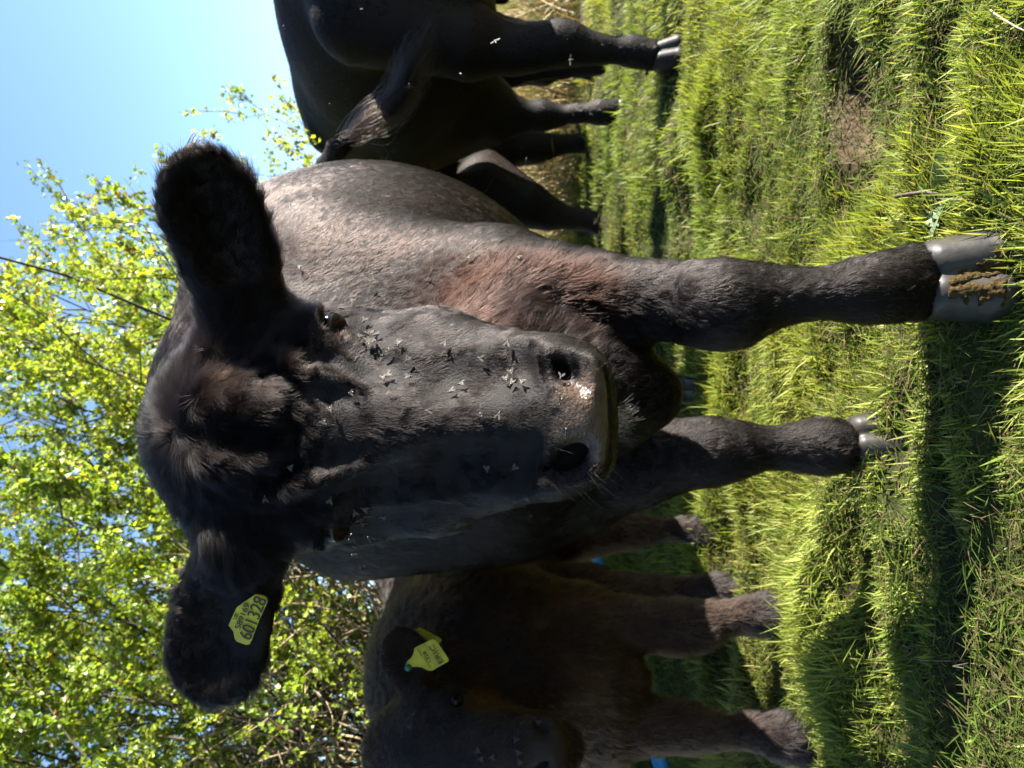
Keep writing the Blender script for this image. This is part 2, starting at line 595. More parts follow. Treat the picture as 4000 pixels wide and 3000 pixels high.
    f.ell(HP(1292, 855, -.085), (.098, .060, .065), R, k=.05)
    f.ell(HP(1300, 925, -.055), (.10, .085, .055), R, k=.04)
    f.ell(HP(cx, 1160, -.058), (.118, .135, .055), R, k=.03)
    f.ell(HP(cx, 1160, -.17), (.11, .15, .11), R, k=.04)
    f.chain([(HP(1338, 1230, -.075), .078), (HP(1350, 1600, -.075), .070), (HP(1368, 2000, -.07), .064)], k=.03, u=ex, ku=1.12)
    for sg in (-1, 1):
        f.ell(HP(cx + sg * 318, 1265, -.092), (.040, .05, .05), R, k=.03)                        # orbit
        f.chain([(HP(cx + sg * 300, 1150, -.050), .020), (HP(cx + sg * 352, 1225, -.060), .023), (HP(cx + sg * 318, 1320, -.046), .018), (HP(cx + sg * 235, 1450, -.040), .013)], k=.018)  # upper lid / brow
        f.chain([(HP(cx + sg * 300, 1430, -.13), .052), (HP(1355 + sg * 250, 1700, -.12), .055), (HP(1368 + sg * 205, 1960, -.09), .045)], k=.035)
        f.chain([(HP(cx + sg * 260, 1500, -.21), .062), (HP(1355 + sg * 200, 1800, -.18), .055), (HP(1370 + sg * 120, 2150, -.125), .04)], k=.04)
        f.cap(HP(cx + sg * 200, 1480, -.055), .022, HP(1360 + sg * 150, 1900, -.05), .020, k=.03)
        f.ell(HP(1370 + sg * 205, 2120, -.068), (.034, .052, .042), R, k=.03)                     # nostril wing
    f.ell(HP(1372, 2165, -.072), (.080, .058, .062), R, k=.03)
    f.rbox(HP(1370, 2245, -.062), (.046, .014, .026), .024, R, k=.03)
    f.ell(HP(1370, 2262, -.085), (.070, .030, .05), R, k=.03)
    f.ell(HP(1372, 2318, -.115), (.050, .017, .05), R, k=.02)                                    # chin
    for sg in (-1, 1):
        P_ = [(f.hit(u, v) - ray(u, v) * o_, r_) for u, v, o_, r_ in ((cx + sg * 250, 1500, .016, .022), (1352 + sg * 215, 1720, .017, .024), (1362 + sg * 190, 1930, .016, .022))]
        f.chain(P_, k=.03, mode='s')
        f.cap(f.hit(cx + sg * 300, 1425) - ray(cx + sg * 300, 1425) * .004, .011, f.hit(cx + sg * 265, 1490) - ray(cx + sg * 265, 1490) * .005, .010, k=.015, mode='s')
        P_ = [(f.hit(u, v) - ray(u, v) * .003, .005) for u, v in ((1368 + sg * 120, 2085), (1368 + sg * 195, 2040), (1368 + sg * 262, 2010))]
        f.chain(P_, k=.02, mode='s')
    # brow folds and forehead furrows, scored along the surface
    def score(pts, r, out, k, mode):
        f.chain([(f.hit(u, v) - ray(u, v) * out, r) for u, v in pts], k=k, mode=mode)
    for sg in (-1, 1):
        score([(cx + sg * 300, 1010), (cx + sg * 262, 1100), (cx + sg * 235, 1250), (cx + sg * 185, 1420)], .006, .003, .016, 's')
        score([(cx + sg * 262, 1020), (cx + sg * 205, 1120), (cx + sg * 175, 1260), (cx + sg * 150, 1400)], .009, -.003, .020, 'u')
        score([(cx + sg * 205, 1040), (cx + sg * 145, 1130), (cx + sg * 125, 1250), (cx + sg * 120, 1350)], .006, .003, .018, 's')
        score([(cx + sg * 90, 830), (cx + sg * 80, 960), (cx + sg * 60, 1060)], .018, -.012, .03, 'u')
    score([(1285, 740), (1275, 900), (1300, 1100)], .010, .004, .025, 's')
    score([(1440, 1060), (1330, 1125), (1210, 1075)], .007, .003, .02, 's')
    score([(1110, 1420), (1000, 1340)], .006, .003, .018, 's')
    score([(1550, 1420), (1670, 1350), (1712, 1345)], .006, .003, .018, 's')
    # ---- ears
    def ear(base, mid, tip, wid, face, k=.035):
        base, mid, tip = (np.asarray(v, float) for v in (base, mid, tip))
        a = nrm(tip - base)
        n = nrm(face - (face @ a) * a)
        s_ = np.cross(a, n)
        Re = np.stack([a, s_, n])
        L = np.linalg.norm(tip - base)
        f.cap(base - a * .02, .040, base + a * L * .3, .034, k=.045, u=s_, ku=1.35)
        f.ell(base + a * L * .50 + (mid - (base + tip) / 2), (L * .52, wid, .020), Re, k=.02)
        f.ell(base + a * L * .70, (L * .31, wid * .84, .018), Re, k=.02)
        f.ell(base + a * L * .52 + (mid - (base + tip) / 2) + n * .024, (L * .40, wid * .72, .022), Re, k=.02, mode='s')
        return a, s_, n
    eR = ear(W(1795, 955, .905), W(2110, 855, .865), W(2365, 740, .825), .055, np.array([-.2, -1, -.35]))
    eL = ear(W(815, 935, .905), W(560, 860, .93), W(275, 785, .95), .068, np.array([-.1, -1, .2]))
    # ---- nostrils and eye openings, cut into the surface found along the view ray
    def cut(pts, k=.010, depth=.03):
        P = []
        for u, v, r in pts:
            h = f.hit(u, v)
            P.append((h, r))
        f.chain(P, k=k, mode='s')
        f.chain([(h + nrm(ray(1372, 2150)) * depth - np.array([0, 0, -.004]), r * .9) for h, r in P], k=k, mode='s')
    cut([(1536, 2146, .006), (1552, 2175, .0095), (1548, 2212, .0115), (1522, 2250, .0095), (1490, 2268, .006), (1462, 2276, .003)])
    cut([(1172, 2130, .005), (1184, 2170, .009), (1200, 2218, .0125), (1226, 2262, .0145), (1254, 2302, .010)])
    f.chain([(f.hit(u, v), r) for u, v, r in ((1575, 2120, .003), (1600, 2180, .004), (1590, 2260, .003))], k=.012, mode='s')
    f.chain([(f.hit(u, v), r) for u, v, r in ((1160, 2120, .003), (1140, 2180, .004), (1150, 2260, .003))], k=.012, mode='s')
    f.chain([(f.hit(u, v) , .0025) for u, v in ((1140, 2350), (1250, 2376), (1375, 2382), (1490, 2376), (1600, 2340))], k=.006, mode='s')
    eyes = []
    for u, v, rr in ((1722, 1296, .019), (938, 1302, .018)):
        h = f.hit(u, v)
        c = h + ray(u, v) * .018
        f.ell(c + np.array([0, 0, -.001]), (.0185, .022, .0125), k=.006, mode='s')
        f.cap(h + np.array([-.02, -.004, .017]), .007, h + np.array([.018, .0, .015]), .007, k=.01)
        sg = 1 if u > 1300 else -1
        eyes.append((c + np.array([0, .0, 0]), sg))
    V, Q = f.mesh()
    V = relax(V, Q, 1, .4)
    N = vnormals(V, Q)
    # ---- colour of the coat
    lum = vnoise(V * 9, 3) * .5 + vnoise(V * 30, 4) * .3
    def coat(P):
        c = np.repeat(BLK[None], len(P), 0)
        nz = vnoise(P * 7, 31)
        bl = np.clip((P[:, 1] - 1.12) * 4, 0, 1) * np.clip((P[:, 2] - .45) * 5, 0, 1)
        c = mixc(c, (.011, .0072, .0055), bl * np.clip(.55 + .5 * nz, 0, 1))
        c = mixc(c, (.011, .0045, .0028), np.clip(ball(P, W(1800, 1990, 1.14), (.12, .2, .20), 2.2) * (.75 + .4 * vnoise(P * 14, 33)), 0, 1))
        c = mixc(c, (.0105, .006, .0048), np.clip(ball(P, W(1985, 1500, 1.33), (.07, .2, .32), 1.6) * (.6 + .5 * nz), 0, 1))
        c = mixc(c, (.010, .0065, .005), ball(P, HP(1500, 950, 0), (.16, .12, .12), 1.6) * np.clip(.6 + vnoise(P * 18, 35), 0, 1))
        return c
    nose_pts = [HP(1375, 2335, -.02), HP(1375, 2275, -.01), HP(1450, 2285, -.015), HP(1310, 2290, -.015), HP(1480, 2325, -.02), HP(1280, 2335, -.02), HP(1440, 2235, -.01), HP(1330, 2240, -.01)]
    def nosemask(P):
        m = 0
        for c in nose_pts:
            m = np.maximum(m, ball(P, c, (.030, .024, .026), 3))
        return m
    col = mixc(coat(V) * .9, (.062, .042, .031), nosemask(V) * np.clip(.85 + .4 * vnoise(V * 160, 8), 0.2, 1))
    for c, sg in eyes:
        m = ball(V, c + np.array([-sg * .012, -.004, -.014]), (.013, .03, .013), 2.0)
        if sg > 0: col = mixc(col, (.10, .07, .06), m * .8)
    me = mesh_np('body', V, Q, col=col)
    wa = me.attributes.new('wet', 'FLOAT', 'POINT')
    wa.data.foreach_set('value', np.clip(nosemask(V), 0, 1).astype(np.float32))
    body = link('body', me, M_SKIN, root)
    bvh = BVHTree.FromPolygons([tuple(v) for v in V], [tuple(int(i) for i in q) for q in Q])
    # ---- eyes
    for c, sg in eyes:
        f2 = Field(*[np.arange(c[i] - .024, c[i] + .024, .0016) for i in range(3)])
        f2.ell(c + np.array([0, .002, 0]), (.0185, .0185, .0185), k=.002)
        v2, q2 = f2.mesh()
        look = nrm(np.array([sg * .75, -.62, -.15]))
        dd = nrm(v2 - c) @ look
        ec = np.where(dd[:, None] > .86, np.array([[.002, .0016, .0015]]), np.where(dd[:, None] > .6, np.array([[.010, .004, .002]]), np.array([[.004, .003, .002]])))
        link('eye', mesh_np('eye', v2, q2, col=ec), M_EYE, root)
    # ---- hooves
    hoof(root, W(1908, 3640, 1.05), (0.08, -1), .132, .086, mud=True)
    hoof(root, W(1285, 3350, 1.265), (0.4, -1), .098, .075)
    hoof(root, np.array([-.02, 2.19, .075]), (0, -1), .10, .075)
    hoof(root, np.array([.31, 2.49, .075]), (0, -1), .10, .075)
    # ---- hair
    whorl = HP(1305, 705, 0)
    earR0, earL0 = W(1800, 940, .905), W(815, 935, .905)
    legz = .62
    def nf(P, n):
        k = len(P)
        y = (P - M0) @ ey
        x = (P - M0) @ ex
        head = np.clip((1.12 - P[:, 1]) * 12, 0, 1) * np.clip((P[:, 2] - .56) * 20, 0, 1)
        eR_ = np.clip(((P - earR0) @ eR[0] + .01) * 22, 0, 1) * (P[:, 1] < 1.03)
        eL_ = np.clip(((P - earL0) @ eL[0] + .01) * 22, 0, 1) * (P[:, 1] < 1.03)
        leg_ = np.clip((legz - P[:, 2]) * 8, 0, 1) * (1 - head) * np.clip(1 - (np.abs(P[:, 0] - .02) > .4), 0, 1)
        flow = np.zeros((k, 3)) + np.array([.22, .55, -.75])
        # head: radiates from the whorl, then runs down the nose and outward over the cheeks
        rad_ = nrm(P - whorl)
        down = nrm(-ey[None] + .9 * np.clip(x / .13, -1, 1)[:, None] * ex[None])
        up_ = np.clip(1 - np.abs(y - .315) / .03, 0, 1)[:, None]
        wn = np.clip((.46 - y) / .12, 0, 1)[:, None]
        hf = rad_ * (1 - wn) + down * wn
        hf = hf * (1 - up_) + nrm(ey[None] * .8 + ex[None] * (x / .06)[:, None]) * up_
        flow = flow * (1 - head[:, None]) + hf * head[:, None]
        for E, A, e0 in ((eR_, eR, earR0), (eL_, eL, earL0)):
            side = np.clip(((P - e0) @ A[1]) / .035, -1, 1)[:, None]
            ff = A[0][None] * .9 + A[1][None] * side * .55
            flow = flow * (1 - E[:, None]) + ff * E[:, None]
        flow = flow * (1 - leg_[:, None]) + np.array([[.0, .12, -1]]) * leg_[:, None]
        length = np.full(k, .014)
        length = length * (1 - head) + head * np.where(y > .36, .024, np.where(y > .12, .011, .008))
        ee = np.maximum(eR_, eL_)
        rim = np.clip(1 - np.abs(n @ nrm(np.array([0, -1, .1]))) * 1.6, 0, 1)
        length = length * (1 - ee) + ee * (.010 + .017 * rim)
        length = length * (1 - leg_) + leg_ * .0125
        length = length * (1 - .75 * ball(P, W(570, 975, .91), (.055, .08, .045), 3))
        red = ball(P, W(1780, 2100, 1.14), (.12, .2, .16), 2)
        length = length + red * .02
        bris = ball(P, W(1420, 2450, .8), (.08, .5, .06), 2)
        lift = np.full(k, .24)
        lift = lift * (1 - head) + head * np.where(y > .36, .42, .24)
        lift = lift + .09 * leg_
        lift = lift * (1 - ee) + ee * (.35 + .25 * rim)
        facing = (n * nrm(CAM[None] - P)).sum(1)
        dist = np.linalg.norm(P - CAM, axis=1)
        dens = np.where(facing > -.2, 1.0, .05) / np.clip(dist / .85, .8, 3) ** 1.6
        dens *= 1 + .7 * head + .9 * ee
        dens *= 1 - np.clip(nosemask(P) * 1.6, 0, 1)
        for c, sg in eyes:
            dens *= np.linalg.norm(P - c, axis=1) > .0215
        radv = np.clip(.00019 * dist / .85, .00016, .0005)
        radv = radv * (1 + .35 * (1 - head) * (1 - ee))
        return dict(dens=dens, length=length, flow=flow, lift=np.clip(lift, .1, .85), col=coat(P), rad=radv, clump=.36 + .30 * head + .2 * leg_)
    fur('fur', root, V, Q, N, nf, HAIRS_MAIN, M_FUR, seed=3)
    # tail switch
    r = np.random.default_rng(12)
    sw = []
    path = np.array([W(2430, 1330, 2.4), W(2540, 1440, 2.32), W(2640, 1560, 2.28), W(2740, 1590, 2.26), W(2850, 1640, 2.24), W(2960, 1705, 2.22)])
    path2 = np.array([W(2430, 1330, 2.4), W(2480, 1420, 2.34), W(2530, 1520, 2.3), W(2600, 1590, 2.28), W(2650, 1620, 2.26), W(2690, 1690, 2.25)])
    for i in range(1100):
        m = r.random() ** 2.2 if i % 3 else r.random()
        s0 = r.uniform(0, .55)
        t = np.linspace(s0, min(1, s0 + r.uniform(.35, .6)), 8)
        a = np.stack([np.interp(t * 5, range(6), (path * (1 - m) + path2 * m)[:, j]) for j in range(3)], -1)
        off = r.normal(0, 1, 3) * np.array([.012, .014, .012])
        curl = r.normal(0, .022, 3)
        a = a + off * (1 - .55 * t[:, None]) + curl * np.sin((t - s0)[:, None] * 7 + r.uniform(-.4, .4))
        sw.append(a)
    strands('tail_switch', root, sw, .0006, (.010, .0075, .006), M_FUR, npt=8)
    # whiskers on the muzzle and chin tuft
    wh = []
    for i in range(34):
        sg = r.choice([-1, 1])
        u = 1372 + sg * r.uniform(120, 310); v = r.uniform(2150, 2385)
        h = f.hit(u, v)
        if h is None: continue
        d = nrm(ex * sg * r.uniform(.4, 1.2) - ey * r.uniform(.2, 1) + ez * r.uniform(.2, .8))
        t = np.linspace(0, 1, 6)[:, None]
        L = r.uniform(.010, .026)
        wh.append(h + d * t * L + np.array([[0, 0, -1]]) * t * t * L * .3)
    strands('whiskers', root, wh, .00018, (.12, .11, .10), M_FUR)
    tf = []
    for i in range(200):
        c = HP(1355 + r.normal(0, 30), 2385 + r.normal(0, 14), -.115)
        d = nrm(np.array([r.normal(0.1, .5), -.5 + r.normal(0, .3), -.9]))
        L = r.uniform(.012, .026)
        t = np.linspace(0, 1, 6)[:, None]
        tf.append(c + d * t * L + np.array([[r.normal(0, .3), 0, -.3]]) * t * t * L)
    strands('chin_tuft', root, tf, .00022, (.05, .046, .042), M_FUR)
    # ---- ear tag: yellow plate lying in the left ear
    hc = f.hit(553, 960)
    n_ = nrm(np.array([-.38, -1, .15]))
    def TP(px, py, lift=0.0):
        rr_ = ray(3000 - py, px)
        return CAM + rr_ * (((hc + n_ * (.019 + lift) - CAM) @ n_) / (rr_ @ n_))
    outl = [(894, 2440), (925, 2372), (962, 2345), (998, 2322), (1030, 2328), (1042, 2336), (1046, 2350), (1012, 2425), (984, 2500), (976, 2514), (962, 2517), (925, 2503), (918, 2492), (913, 2465)]
    tagobj = plate('ear_tag', root, [TP(*p) for p in outl], n_, .0022, M_TAG)
    ux = nrm(TP(1042, 2346) - TP(977, 2505)); uy = np.cross(n_, ux)
    for word, p0, p1, hgt in (('601328', (977, 2505), (1041, 2348), .0158), ('589169', (936, 2462), (974, 2364), .0070), ('UK', (924, 2422), (934, 2400), .0052)):
        text_on('tag_number', tagobj, word, TP(*p0, .003), ux, uy, n_, np.linalg.norm(TP(*p1) - TP(*p0)), hgt, M_INK)
    return f, bvh, V, Q

def plate(name, parent, pts, n, th, mat):
    pts = np.asarray(pts)
    k = len(pts)
    V = np.concatenate([pts + n * th / 2, pts - n * th / 2])
    bm = bpy.data.meshes.new(name)
    faces = [tuple(range(k)), tuple(range(2 * k - 1, k - 1, -1))] + [(i, i + k, (i + 1) % k + k, (i + 1) % k) for i in range(k)]
    bm.from_pydata([tuple(v) for v in V], [], faces)
    return link(name, bm, mat, parent)

def text_on(name, parent, s, p0, ux, uy, n, width, height, mat):
    "a line of lettering lying on a surface: p0 lower left corner"
    cu = bpy.data.curves.new(name, 'FONT')
    cu.body = s
    cu.size = 1.0
    cu.extrude = 0.004
    o = bpy.data.objects.new(name, cu)
    COL.objects.link(o)
    cu.materials.append(mat)
    bpy.context.view_layer.update()
    wd, hd = max(o.dimensions[0], .01), max(o.dimensions[1], .01)
    me = bpy.data.meshes.new_from_object(o.evaluated_get(bpy.context.evaluated_depsgraph_get()))
    bpy.data.objects.remove(o)
    o = bpy.data.objects.new(name, me)
    COL.objects.link(o)
    if not me.materials: me.materials.append(mat)
    sx, sy = width / wd, height / hd
    root, off = parent, Vector((0, 0, 0))
    while root is not None:
        off += root.location
        root = root.parent
    m = np.eye(4)
    m[:3, 0], m[:3, 1], m[:3, 2], m[:3, 3] = ux * sx, uy * sy, n * .05, p0
    o.parent = parent
    mm = Matrix([list(map(float, r)) for r in m])
    o.matrix_local = Matrix.Translation(-off) @ mm
    return o
# ------------------------------------------------------------------ the other cattle
def ring_fur(root, V, Q, N, colf, count, length, seed, radk=.00022, flow=(-.1, .5, -.8), skip=None, lenf=None, lift_=.2, clump=.5, mat=None):
    fl = np.asarray(flow, float)
    def nf(P, n):
        facing = (n * nrm(CAM[None] - P)).sum(1)
        dist = np.linalg.norm(P - CAM, axis=1)
        dens = np.where(facing > -.3, 1.0, .15) / np.clip(dist / 1.5, .8, 3) ** 1.2
        if skip is not None:
            dens = dens * (1 - skip(P))
        L = np.full(len(P), length)
        if lenf is not None: L = L * lenf(P)
        leg_ = np.clip((.5 - P[:, 2]) * 6, 0, 1)[:, None]
        f = fl[None] * (1 - leg_) + np.array([[0, .1, -1]]) * leg_
        return dict(dens=dens, length=L, flow=f, lift=np.full(len(P), lift_), col=colf(P), rad=np.full(len(P), radk) * np.clip(dist / 1.4, .8, 2.2), clump=clump)
    fur('fur', root, V, Q, N, nf, count, mat or M_FUR, seed=seed)

def build_right_cow():
    root = empty('cow', (1.3, 3.0, 0))
    tag(root, 'black cow at the right edge standing in shade with its head out of the picture', 'cow', 'cattle in the field')
    f = Field(axis((.75, 2.5, .014)), axis((1.7, 4.0, .016)), axis((-.02, 1.72, .014)))
    f.ell((1.40, 3.02, 1.02), (.36, .72, .42), np.array([[.94, .34, 0], [-.34, .94, 0], [0, 0, 1.]]), k=.06)
    f.ell((1.33, 3.42, 1.13), (.30, .36, .34), k=.1)
    f.cap((1.14, 3.42, 1.36), .06, (1.3, 3.75, 1.28), .08, k=.12)                 # hook bone and rump
    f.cap((1.52, 2.6, 1.32), .09, (1.32, 3.5, 1.38), .08, k=.14)                 # topline
    f.ell((1.55, 2.58, 1.0), (.30, .30, .36), k=.1)
    f.cap((1.27, 2.54, 1.1), .17, (1.17, 2.5, .74), .12, k=.08)                  # shoulder
    f.cap((1.60, 2.45, 1.15), .22, (1.98, 2.15, 1.42), .15, k=.1)                # neck
    f.cap((1.60, 2.4, .85), .16, (1.85, 2.2, 1.1), .10, k=.1)                    # dewlap
    f.cap((2.02, 2.12, 1.45), .13, (2.22, 1.98, 1.22), .085, k=.08)              # head
    f.cap((2.22, 1.98, 1.22), .09, (2.28, 1.94, 1.13), .07, k=.05)
    for sg in (-1, 1):
        f.ell((2.02 + sg * .12, 2.12 + sg * .16, 1.50), (.09, .09, .05), k=.03)
    def leg(pts, k=.04):
        f.chain([(W(u, v, d), hw * d / FPX) for u, v, d, hw in pts], k=k)
    leg([(2830, 1850, 2.5, 130), (2808, 2000, 2.5, 88), (2815, 2090, 2.49, 80), (2832, 2180, 2.48, 77), (2826, 2234, 2.48, 68), (2814, 2290, 2.48, 50), (2806, 2350, 2.48, 44), (2800, 2470, 2.48, 50), (2784, 2545, 2.47, 58)])
    f.chain([((1.56, 2.5, .9), .14), ((1.60, 2.48, .62), .08), ((1.60, 2.45, .45), .065), ((1.61, 2.45, .25), .04), ((1.61, 2.44, .09), .05)], k=.04)
    f.cap((1.16, 3.42, 1.1), .20, W(2562, 1900, 3.25), .15, k=.1)
    leg([(2552, 1900, 3.25, 105), (2548, 2000, 3.25, 62), (2548, 2120, 3.25, 52), (2548, 2170, 3.25, 36), (2556, 2250, 3.22, 31), (2561, 2340, 3.2, 40), (2562, 2395, 3.2, 50)])
    f.cap((1.5, 3.45, 1.1), .19, (1.55, 3.5, .7), .12, k=.1)
    f.chain([((1.55, 3.5, .7), .11), ((1.55, 3.62, .5), .06), ((1.55, 3.55, .25), .04), ((1.55, 3.48, .08), .055)], k=.05)
    f.chain([((1.34, 3.78, 1.3), .045), ((1.36, 3.86, 1.1), .035), ((1.37, 3.87, .7), .03), ((1.37, 3.86, .5), .045)], k=.04)
    V, Q = f.mesh(); N = vnormals(V, Q)
    colf = lambda P: mixc(np.repeat(BLK[None] * .8, len(P), 0), (.016, .010, .007), np.clip(.5 + .7 * vnoise(P * 5, 41), 0, 1) * np.clip((P[:, 2] - .5) * 3, 0, 1))
    link('body', mesh_np('body', V, Q, col=colf(V)), M_SKIN, root)
    hoof(root, W(2778, 2575, 2.46), (.25, -1), .115, .075)
    hoof(root, W(2562, 2405, 3.2), (0, -1), .11, .06)
    ring_fur(root, V, Q, N, colf, 130000, .015, 5, radk=.00036)
    return f

def build_rear_cow():
    root = empty('cow', (1.2, 4.0, 0))
    tag(root, 'black cow standing side on behind the others, mostly hidden', 'cow', 'cattle in the field')
    f = Field(axis((.5, 2.4, .016)), axis((3.5, 4.6, .016)), axis((-.04, 1.6, .016)))
    f.ell((1.42, 4.02, .88), (.68, .30, .41), k=.06)
    f.ell((1.12, 4.0, .90), (.34, .27, .38), k=.1)
    f.cap((1.05, 4.02, 1.2), .09, (1.95, 4.02, 1.22), .08, k=.12)
    f.cap((1.0, 3.98, 1.0), .18, (.55, 4.0, .95), .13, k=.1)                     # neck runs left behind the front cow
    f.cap(W(2290, 1900, 3.85), .16, W(2215, 2080, 3.8), .09, k=.08)                 # brisket
    def leg(pts, k=.04):
        f.chain([(W(u, v, d), hw * d / FPX) for u, v, d, hw in pts], k=k)
    leg([(2250, 1900, 3.75, 120), (2195, 2070, 3.72, 82), (2165, 2140, 3.72, 60), (2148, 2220, 3.72, 38), (2143, 2280, 3.72, 36), (2128, 2330, 3.7, 44)])
    leg([(2445, 1900, 3.95, 110), (2420, 2010, 3.95, 64), (2422, 2080, 3.95, 58), (2428, 2140, 3.95, 44), (2437, 2200, 3.95, 32), (2443, 2260, 3.95, 32), (2437, 2300, 3.94, 36)])
    leg([(2760, 1880, 3.85, 120), (2745, 2000, 3.85, 75), (2728, 2120, 3.85, 55), (2738, 2200, 3.85, 38), (2738, 2280, 3.85, 34), (2728, 2320, 3.85, 42)])
    leg([(2850, 1880, 4.1, 120), (2842, 2000, 4.1, 75), (2860, 2100, 4.1, 50), (2850, 2200, 4.1, 34), (2842, 2290, 4.1, 40)])
    f.chain([((2.05, 4.0, 1.15), .05), ((2.13, 4.0, .9), .035), ((2.13, 4.0, .5), .04)], k=.04)
    V, Q = f.mesh(); N = vnormals(V, Q)
    colf = lambda P: mixc(np.repeat(BLK[None] * .7, len(P), 0), (.012, .008, .006), np.clip(.4 + .7 * vnoise(P * 5, 42), 0, 1))
    link('body', mesh_np('body', V, Q, col=colf(V)), M_SKIN, root)
    hoof(root, W(2122, 2335, 3.7), (-.8, -.5), .10, .06)
    hoof(root, W(2432, 2305, 3.93), (-.8, -.4), .10, .06)
    hoof(root, W(2722, 2330, 3.84), (-.9, -.3), .10, .06)
    hoof(root, W(2838, 2300, 4.1), (-.9, -.3), .10, .06)
    ring_fur(root, V, Q, N, colf, 45000, .014, 6, radk=.0005, flow=(.8, 0, -.5))

BRN = np.array([0.015, 0.0072, 0.0036])
def build_calf():
    root = empty('calf', (-.72, 1.85, 0))
    tag(root, 'brown calf standing in the shade at the left with yellow tags in its ear', 'calf', 'cattle in the field')
    f = Field(axis((-1.25, -.28, .0075)), axis((1.2, 1.78, .0075), (1.78, 2.75, .014)), axis((-.04, 1.12, .0085)))
    f.ell(W(400, 1850, 1.78), (.25, .24, .245), k=.06)                              # chest
    f.ell((-.64, 2.15, .69), (.215, .48, .235), k=.08)                             # barrel
    f.ell((-.61, 2.42, .79), (.19, .24, .235), k=.08)
    f.cap(W(440, 1590, 1.80), .065, (-.62, 2.45, .93), .06, k=.08)                  # topline
    f.cap(W(300, 1700, 1.7), .14, W(130, 1760, 1.5), .11, k=.07)                   # neck
    f.chain([(W(330, 2100, 1.68), .16), (W(330, 2330, 1.66), .095), (W(350, 2440, 1.66), .045)], k=.06)   # brisket
    f.cap(W(590, 1850, 1.76), .115, W(560, 2250, 1.72), .095, k=.07)
    f.cap(W(180, 1900, 1.72), .12, W(175, 2350, 1.66), .09, k=.07)
    def leg(pts, k=.03):
        f.chain([(W(u, v, d), hw * d / FPX) for u, v, d, hw in pts], k=k)
    leg([(570, 2250, 1.72, 130), (560, 2464, 1.70, 92), (552, 2597, 1.69, 88), (550, 2663, 1.69, 90), (555, 2730, 1.68, 80), (578, 2796, 1.68, 55), (591, 2862, 1.68, 48), (595, 2928, 1.67, 54), (600, 2995, 1.67, 69), (606, 3060, 1.66, 68)])
    leg([(170, 2350, 1.66, 130), (168, 2500, 1.64, 98), (164, 2597, 1.63, 84), (158, 2696, 1.62, 79), (142, 2796, 1.60, 52), (143, 2928, 1.58, 52), (120, 3061, 1.56, 78), (98, 3130, 1.55, 74)])
    f.cap((-.52, 2.38, .72), .13, W(903, 2290, 2.16), .055, k=.03)
    leg([(900, 2250, 2.15, 75), (915, 2360, 2.16, 64), (926, 2440, 2.17, 66), (928, 2500, 2.17, 52), (930, 2560, 2.17, 36), (931, 2663, 2.15, 38), (921, 2763, 2.13, 60), (918, 2850, 2.12, 58)])
    f.cap((-.62, 2.3, .68), .11, W(690, 2290, 2.0), .06, k=.03)
    leg([(690, 2300, 2.0, 90), (685, 2440, 2.02, 66), (690, 2560, 2.02, 55), (688, 2700, 2.0, 46), (692, 2790, 1.99, 56), (690, 2860, 1.98, 56)])
    # head turned a little to its left, mostly in the picture
    hx = 70
    c = lambda u, v, d: W(u, v, d)
    f.ell(c(hx, 1660, 1.46), (.105, .085, .10), k=.04)
    f.ell(c(hx - 10, 1540, 1.48), (.075, .05, .06), k=.05)
    f.chain([(c(hx, 1700, 1.42), .082), (c(hx, 1950, 1.37), .060), (c(hx, 2100, 1.345), .055)], k=.04)
    f.chain([(c(hx + 60, 1850, 1.5), .075), (c(hx + 30, 2090, 1.42), .05)], k=.05)
    f.chain([(c(hx - 60, 1850, 1.5), .075), (c(hx - 30, 2090, 1.42), .05)], k=.05)
    f.ell(c(hx, 2120, 1.335), (.064, .05, .045), k=.03)
    f.ell(c(hx, 2190, 1.37), (.05, .03, .045), k=.025)
    for sg in (-1, 1):
        f.ell(c(hx + sg * 175, 1770, 1.44), (.028, .03, .035), k=.03)
    # ear
    def ear(base, tip, wid, face):
        base, tip = np.asarray(base), np.asarray(tip)
        a = nrm(tip - base); n = nrm(face - (face @ a) * a); s_ = np.cross(a, n)
        L = np.linalg.norm(tip - base)
        f.cap(base, .026, base + a * L * .4, .026, k=.03)
        f.ell(base + a * L * .55, (L * .48, wid, .013), np.stack([a, s_, n]), k=.02)
        f.ell(base + a * L * .58 + n * .017, (L * .36, wid * .7, .014), np.stack([a, s_, n]), k=.012, mode='s')
    ear(c(280, 1640, 1.46), c(545, 1545, 1.50), .052, np.array([.2, -1, -.1]))
    ear(c(-140, 1640, 1.46), c(-400, 1560, 1.50), .052, np.array([-.2, -1, -.1]))
    def cut(pts, k=.008):
        P = [(f.hit(u, v, 1.0, 3), r) for u, v, r in pts]
        f.chain(P, k=k, mode='s')
        f.chain([(p + FWD * .02, r * .9) for p, r in P], k=k, mode='s')
    cut([(148, 2085, .006), (150, 2115, .010), (128, 2140, .008)])
    cut([(hx * 2 - 148, 2085, .006), (hx * 2 - 150, 2115, .010), (hx * 2 - 128, 2140, .008)])
    eyes = []
    for u in (248, hx * 2 - 248):
        h = f.hit(u, 1780, 1.0, 3)
        cc = h + FWD * .013
        f.ell(cc, (.016, .015, .012), k=.006, mode='s'); eyes.append(cc)
    V, Q = f.mesh(); V = relax(V, Q, 1, .4); N = vnormals(V, Q)
    npts = [c(hx + dx, 2150 + dy, 1.30) for dx in (-90, 0, 90) for dy in (-25, 10)]
    def nosem(P):
        m = 0
        for q in npts: m = np.maximum(m, ball(P, q, (.035, .045, .028), 2.2))
        return m
